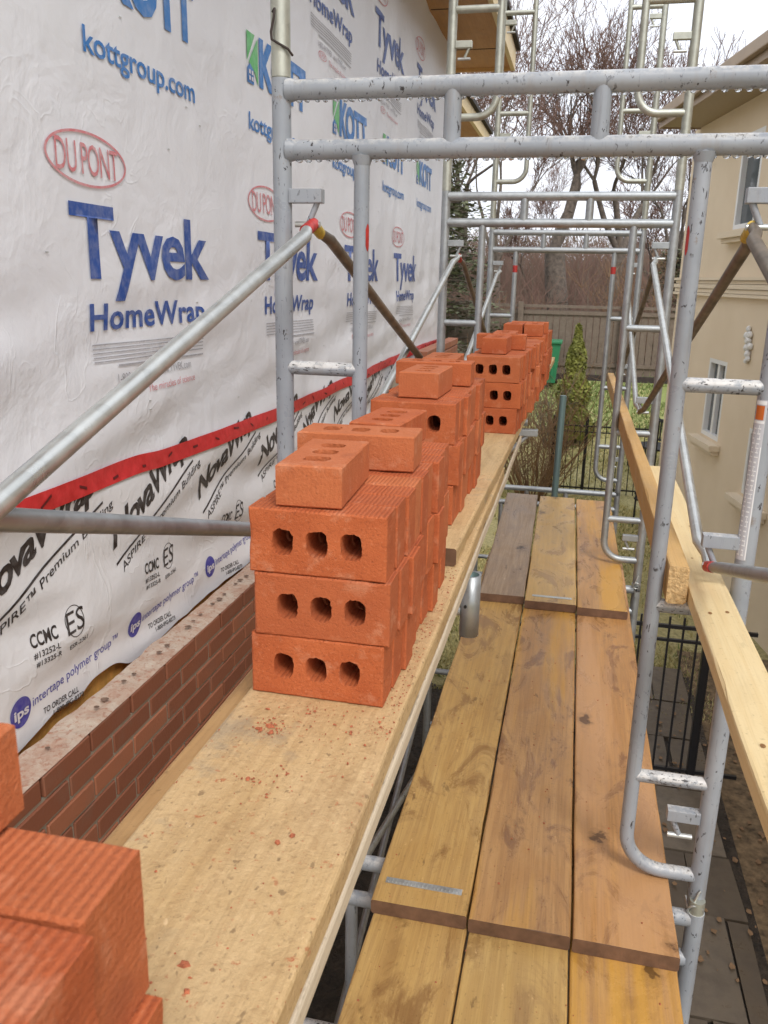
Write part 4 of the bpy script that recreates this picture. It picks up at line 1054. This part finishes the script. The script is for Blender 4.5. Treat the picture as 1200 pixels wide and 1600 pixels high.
# ---------------------------------------------------------------- trees and plants
def tree_geo(rnd, base, h0, r0_, levels, spread, split=(2, 3), twig=(12, .4), lean=(0, 0), up_=.25, rmin=.006):
    V, F, M_ = [], [], []
    def seg(p, q, ra, rb, n, mi):
        d = (q-p).normalized(); a = d.orthogonal().normalized(); b = d.cross(a); s0 = len(V)
        for c, rr in ((p, ra), (q, rb)):
            for k in range(n):
                an = 2*math.pi*k/n; V.append(tuple(c+(a*math.cos(an)+b*math.sin(an))*rr))
        for k in range(n): F.append((s0+k, s0+(k+1) % n, s0+n+(k+1) % n, s0+n+k)); M_.append(mi)
    def grow(p, d, L, r, lv):
        n = 8 if lv == 0 else (6 if lv < 3 else (4 if lv < 4 else 3)); mi = 0 if lv < 4 else 1
        ns = 4 if lv < 3 else 3; cur = p; dd = d.copy(); rr = r
        for i in range(ns):
            dd = (dd + Vector((rnd.uniform(-1, 1), rnd.uniform(-1, 1), rnd.uniform(-.6, 1)))*(.12 + .03*lv) + Vector((0, 0, up_*.12))).normalized()
            q = cur + dd*L/ns; r2 = max(rmin, rr*(.90 if lv else .93)); seg(cur, q, rr, r2, n, mi)
            if lv >= 2 and lv < levels and rnd.random() < (.65 if lv < 4 else .35):
                sd_ = (dd + Vector((rnd.uniform(-1, 1), rnd.uniform(-1, 1), rnd.uniform(-.3, .9)))*.9).normalized()
                grow(q, sd_, L*rnd.uniform(.4, .65), max(rmin, r2*.5), lv+1)
            cur, rr = q, r2
        if lv < levels:
            k = rnd.randint(*split)
            for j in range(k):
                a = rnd.uniform(0, 6.28); o = dd.orthogonal().normalized(); o = Matrix.Rotation(a, 3, dd) @ o
                nd = (dd + o*spread*rnd.uniform(.6, 1.25)).normalized()
                grow(cur, nd, L*rnd.uniform(.62, .86), max(rmin, rr*rnd.uniform(.55, .75)), lv+1)
    grow(Vector(base), Vector((lean[0], lean[1], 1)).normalized(), h0, r0_, 0)
    return V, F, M_
def bare_tree(label, loc, seed, h0, r0_, levels, spread, lean=(0, 0), tw='twig', group='bare trees beyond the fence', split=(2, 3), rmin=.006):
    rnd = random.Random(seed); V, F, M_ = tree_geo(rnd, (0, 0, 0), h0, r0_, levels, spread, split, lean=lean, rmin=rmin)
    t = thing('bare_tree', label, 'tree', loc, 0, group)
    tf = [f for f, m_ in zip(F, M_) if m_ == 0]; cf = [f for f, m_ in zip(F, M_) if m_ == 1]
    def sub(name, fs_, mat):
        idx = {}; nv = []; nf = []
        for f in fs_:
            g = []
            for i in f:
                if i not in idx: idx[i] = len(nv); nv.append(V[i])
                g.append(idx[i])
            nf.append(tuple(g))
        return raw(name, nv, nf, mat, t, True)
    sub('trunk', tf, MAT['bark']); sub('crown', cf, MAT[tw]); return t
def copy_tree(src, loc, rz, sc, label):
    r = src.copy(); COL.objects.link(r); r.location = loc; r.rotation_euler = (0, 0, rz); r.scale = (sc, sc, sc); r['label'] = label
    for ch in list(src.children):
        c = ch.copy(); COL.objects.link(c); c.parent = r
    return r
tA = bare_tree('large bare tree with thick grey forked trunk behind the board fence', (-.55, 24.5, -2.0), 12, 2.9, .36, 6, .55, (.0, 0), 'twig', rmin=.006)
tB = bare_tree('slender bare tree leaning left of the thick forked trunk', (-2.1, 22.5, -2.1), 5, 2.6, .13, 6, .5, (-.1, 0), 'twig', rmin=.007)
tC = bare_tree('bare tree to the right of the thick trunk, dark leaning limbs', (.75, 25.5, -2.0), 33, 2.8, .22, 6, .6, (.08, 0), 'twig', rmin=.008)
copy_tree(tB, (2.9, 28, -1.9), 2.1, 1.0, 'bare tree just left of the beige house roof')
copy_tree(tC, (-4.2, 30, -1.8), 1.0, 1.1, 'bare tree behind the dark evergreen')
bgp = [(5.2, 44, .9), (-1.5, 46, .9)]
bgl = ['far bare tree at the right behind the beige house roof', 'far bare tree directly behind the thick forked trunk', 'distant bare tree right of centre', 'distant bare tree behind the plywood eave']
for i, ((x, y, s_), lb) in enumerate(zip(bgp, bgl)):
    copy_tree([tB, tB, tC][i % 3], (x, y, gz(x, y)), i*1.3, s_, lb)
lowp = ((-1.9, 31, 5, 'low forking bare tree left behind the thick trunk'), (2.3, 32, 6, 'low forking bare tree right behind the thick trunk'), (3.9, 34, 8, 'low forking bare tree at the beige house corner'))
tL = None
for x, y, sd_, lb in lowp:
    if tL is None: tL = bare_tree(lb, (x, y, gz(x, y)), 41, 1.5, .13, 6, .75, (0, 0), 'twig', rmin=.008)
    else: copy_tree(tL, (x, y, gz(x, y)), sd_*1.1, 1.15, lb)
def brush():
    """thin undergrowth beyond the fence, nobody could count it"""
    rnd = random.Random(14); V, F, MI = [], [], []
    for _ in range(9000):
        y = rnd.uniform(21, 46); x = rnd.uniform(-.24*y, .22*y); z = gz(x, y)-.05; h = rnd.uniform(.6, 2.6)*(1+(y-21)*.03); n = 3
        p = Vector((x, y, z)); d = Vector((rnd.uniform(-.4, .4), rnd.uniform(-.3, .3), 1)).normalized(); w = rnd.uniform(.006, .02)*(1+(y-21)*.03)
        b = len(V); V += [tuple(p+Vector((-w, 0, 0))), tuple(p+Vector((w, 0, 0))), tuple(p+d*h)]; F.append((b, b+1, b+2)); MI.append(0 if rnd.random() < .6 else 1)
        for _k in range(2):
            t = rnd.uniform(.3, .8); q = p+d*h*t; e = (d+Vector((rnd.uniform(-1, 1), rnd.uniform(-.5, .5), .3))).normalized(); b = len(V)
            V += [tuple(q+Vector((0, 0, -w))), tuple(q+Vector((0, 0, w))), tuple(q+e*h*.4)]; F.append((b, b+1, b+2)); MI.append(1)
    o = raw('undergrowth', V, F, [MAT['twig_grey'], MAT['twig'], MAT['twig_tan']])
    o.data.polygons.foreach_set('material_index', MI); tag(o, 'brown leafless undergrowth beyond the board fence', 'brush', kind='stuff')
    V, F = [], []
    for _ in range(26000):
        y = rnd.uniform(48, 66); x = rnd.uniform(-.26*y, .24*y); z = gz(x, y)-.2; zz = z + rnd.random()**1.2*rnd.uniform(1.5, 4.5); a = rnd.uniform(-.9, .9); L = rnd.uniform(.25, .8); w = rnd.uniform(.02, .05)
        b = len(V); V += [(x-w, y, zz), (x+w, y, zz), (x+math.sin(a)*L, y+rnd.uniform(-.2, .2), zz+math.cos(a)*L)]; F.append((b, b+1, b+2))
    tag(raw('far_wood', V, F, MAT['twig_grey']), 'far leafless wood filling the horizon', 'wood', kind='stuff')
brush()
def shrub_stems(label, loc, n, h, sp, mat, seed, name='bare_shrub', cat='shrub', kids=5):
    rnd = random.Random(seed); mb = MB()
    for _ in range(n):
        a = rnd.uniform(0, 6.28); r = rnd.uniform(.02, .16)*sp; p = Vector((r*math.cos(a), r*math.sin(a), 0)); d = Vector((math.cos(a)*.3*sp, math.sin(a)*.3*sp, 1)).normalized(); pts = [p]; q = p; hh = h*rnd.uniform(.6, 1.1)
        for i in range(5):
            d = (d+Vector((rnd.uniform(-.2, .2), rnd.uniform(-.2, .2), .05))).normalized(); q = q+d*hh/5; pts.append(q)
        mb.tube(pts, [.014, .012, .010, .008, .006, .003], 4, False)
        for _k in range(kids):
            i = rnd.randint(1, 4); b = pts[i]; e = (Vector((rnd.uniform(-1, 1), rnd.uniform(-1, 1), rnd.uniform(.2, 1.3)))).normalized(); L = hh*rnd.uniform(.15, .4)
            c = b+e*L*.5; mb.tube([b, c, c+(e+Vector((0, 0, .4))).normalized()*L*.5], [.006, .005, .002], 3, False)
            for _j in range(2):
                e2 = Vector((rnd.uniform(-1, 1), rnd.uniform(-1, 1), rnd.uniform(0, 1))).normalized(); mb.tube([c, c+e2*L*.4], [.004, .002], 3, False)
    return tag(mb.build(name, mat, loc=loc), label, cat)
shrub_stems('bare many stemmed shrub beside the walkway end and metal fence', (-.50, 13.6, G), 46, 2.3, 1.7, MAT['twig_tan'], 3, kids=8)
shrub_stems('small bare shrub by the green bin', (-.3, 16.2, gz(0, 16.2)), 16, 1.5, 1.2, MAT['twig_grey'], 4, kids=8)
shrub_stems('orange brown leafless bush left of the thick tree trunk', (-2.2, 22.6, gz(0, 22.6)), 30, 1.9, 2.4, MAT['twig_tan'], 8, kids=9)
shrub_stems('orange brown leafless bush right of the thick tree trunk', (1.35, 22.4, gz(0, 22.4)), 34, 2.9, 1.6, MAT['twig_tan'], 9, kids=9)
def cards(rnd, n, pos, size, V, F, flat_=.5):
    for _ in range(n):
        p, nrm = pos(); a = Vector((rnd.uniform(-1, 1), rnd.uniform(-1, 1), rnd.uniform(-1, 1)*flat_)).normalized(); b = nrm.cross(a).normalized(); s_ = size*rnd.uniform(.5, 1.3)
        k = len(V); V += [tuple(p-a*s_*.35), tuple(p+b*s_), tuple(p+a*s_*.35), tuple(p-b*s_*.2)]; F.append((k, k+1, k+2, k+3))
def cedar():
    rnd = random.Random(5); t = thing('cedar_shrub', 'narrow pointed golden green cedar on the lawn before the board fence', 'shrub', (.03, 16.6, gz(0, 16.6)))
    H = 2.12; V, F = [], []
    def pos():
        z = rnd.random()**1.25*H; k = 1-z/H; r = (.40*k**.75 + .02)*(1+.18*math.sin(z*9+rnd.uniform(-.5, .5))); a = rnd.uniform(0, 6.28); q = r*(rnd.random()**.35)
        return Vector((q*math.cos(a), q*math.sin(a), .1+z)), Vector((math.cos(a), math.sin(a), rnd.uniform(-.2, .5)))
    cards(rnd, 14000, pos, .06, V, F, 1.6); raw('foliage', V, F, MAT['cedar'], t)
    MB().tube([(0, 0, 0), (0, 0, 1.8)], [.05, .012], 8).build('trunk', MAT['bark'], t)
cedar()
def evergreen(label, loc, H, Rr, seed, n=9000, size=.17):
    rnd = random.Random(seed); t = thing('evergreen_tree', label, 'tree', loc, 0, 'evergreens beyond the fence')
    MB().tube([(0, 0, 0), (.05, 0, H*.5), (0, 0, H)], [.16, .1, .02], 8).build('trunk', MAT['bark'], t)
    br = MB(); V, F = [], []
    for _ in range(150):
        z = .4+rnd.random()*(H-.5); k = 1-z/H; a = rnd.uniform(0, 6.28); L = (Rr*(k**.8)+.25)*rnd.uniform(.6, 1.15); tip = Vector((L*math.cos(a), L*math.sin(a), z-.12*L+rnd.uniform(-.1, .25))); b0 = Vector((0, 0, z))
        br.tube([b0, (b0+tip)/2+Vector((0, 0, .08)), tip], [.025, .015, .005], 4, False)
        def pos():
            q = rnd.random()**.6; p = b0.lerp(tip, q); return p+Vector((rnd.gauss(0, .13), rnd.gauss(0, .13), rnd.gauss(-.04, .09))), Vector((rnd.uniform(-.4, .4), rnd.uniform(-.4, .4), 1)).normalized()
        cards(rnd, n//150, pos, size, V, F)
    br.build('branches', MAT['bark'], t); raw('crown', V, F, MAT['needle'], t)
evergreen('dark shaggy evergreen left of the scaffold frames, beyond the lawn', (-3.25, 19.3, -2.3), 6.0, 1.9, 2, 9000, .11)
evergreen('dark evergreen farther back at the left', (-4.6, 25, -2.0), 7.5, 2.4, 7, 7000, .15)
evergreen('small green conifer right of the bare trees near the beige house', (2.35, 23.6, -2.0), 2.9, .6, 9, 4000, .1)

# ---------------------------------------------------------------- garden things
def bin_():
    t = thing('wheelie_bin', 'green plastic wheelie bin on the lawn behind the last bricks', 'bin', (-.60, 19.4, gz(0, 19.4)+.06))
    b = MB(); z0, z1 = .06, .92
    v = [b.bm.verts.new(p) for p in ((-.2, -.22, z0), (.2, -.22, z0), (.2, .22, z0), (-.2, .22, z0), (-.27, -.29, z1), (.27, -.29, z1), (.27, .3, z1), (-.27, .3, z1))]
    for f in ((0, 1, 2, 3), (4, 5, 6, 7), (0, 1, 5, 4), (1, 2, 6, 5), (2, 3, 7, 6), (3, 0, 4, 7)): b.bm.faces.new([v[i] for i in f])
    for x in (-.12, 0, .12): b.box((x-.015, -.275, .2), (x+.015, -.235, .8))
    b.build('bin_body', MAT['green_pl'], t); MB().box((-.3, -.33, .925), (.3, .34, .99), .02).build('lid', MAT['green_pl'], t)
    for x in (-.22, .22): MB().tube([(x-.02, .25, .09), (x+.02, .25, .09)], .09, 14).build('wheel', MAT['black_rub'], t)
bin_()
def patio_chair(x, y, rz, label):
    t = thing('garden_chair', label, 'chair', (x, y, gz(x, y)), rz, 'black garden chairs')
    MB().box((-.25, -.25, .42), (.25, .25, .45), .006).build('seat', MAT['black_rub'], t)
    b = MB(); b.box((-.25, .22, .84), (.25, .26, .9), .005); b.box((-.25, .22, .5), (.25, .245, .54), .004)
    for k in range(5): b.box((-.2+k*.095, .228, .54), (-.17+k*.095, .242, .84))
    b.build('backrest', MAT['black_rub'], t)
    for a in (-.23, .23):
        for c in (-.23, .23): MB().tube([(a, c, 0), (a*.97, c*.97, .42 if c < 0 else .88)], .015, 8).build('leg', MAT['black_rub'], t)
patio_chair(1.35, 12.4, .5, 'black garden chair nearest the metal fence beside the beige house')
patio_chair(1.42, 15.6, -1.0, 'black garden chair farther up the lawn')
def dark_table():
    t = thing('garden_table', 'small dark garden table beside the garden chairs', 'table', (1.62, 14.9, gz(0, 14.9)))
    MB().tube([(0, 0, .70), (0, 0, .73)], .38, 24).build('table_top', MAT['black_rub'], t)
    MB().tube([(0, 0, 0.03), (0, 0, .70)], .03, 10).build('pedestal', MAT['black_rub'], t)
    MB().tube([(0, 0, 0), (0, 0, .03)], .22, 16).build('base', MAT['black_rub'], t)
dark_table()
for i, (x, y, r, lb) in enumerate(((-2.0, 26, .34, 'pale rounded boulder left of the thick trunk'), (.9, 28, .36, 'pale boulder right of the thick trunk'), (2.0, 29, .25, 'small pale boulder farther right'))):
    tag(MB().blob((0, 0, .1), r, 3, .04, (1.3, 1, .9)).build('boulder', MAT['rock'], loc=(x, y, gz(x, y)+.25)), lb, 'rock', 'boulders beyond the fence')
def car():
    t = thing('parked_car', 'dark parked car roof just above the board fence', 'car', (2.6, 31, gz(2.6, 31)+.25), R(20))
    prof = [(-2.1, .3), (-2.1, .75), (-1.9, .9), (-1.2, .95), (-.7, 1.38), (.7, 1.42), (1.3, 1.0), (2.0, .9), (2.15, .7), (2.15, .3)]
    b = MB(); l = [[b.bm.verts.new((x, s_*(.85 if z < 1 else .68), z)) for x, z in prof] for s_ in (-1, 1)]
    for k in range(len(prof)): b.bm.faces.new((l[0][k], l[0][(k+1) % len(prof)], l[1][(k+1) % len(prof)], l[1][k]))
    b.bm.faces.new(l[0]); b.bm.faces.new(l[1]); b.build('car_body', simple('dark_blue_paint', (.03, .04, .06), .25), t)
    MB().box((-.95, -.80, 1.0), (1.0, .80, 1.32)).build('window', MAT['glass'], t)
    for x in (-1.35, 1.4):
        for y in (-.8, .8): MB().tube([(x, y-.09, .32), (x, y+.09, .32)], .32, 16).build('wheel', MAT['black_rub'], t)
car()
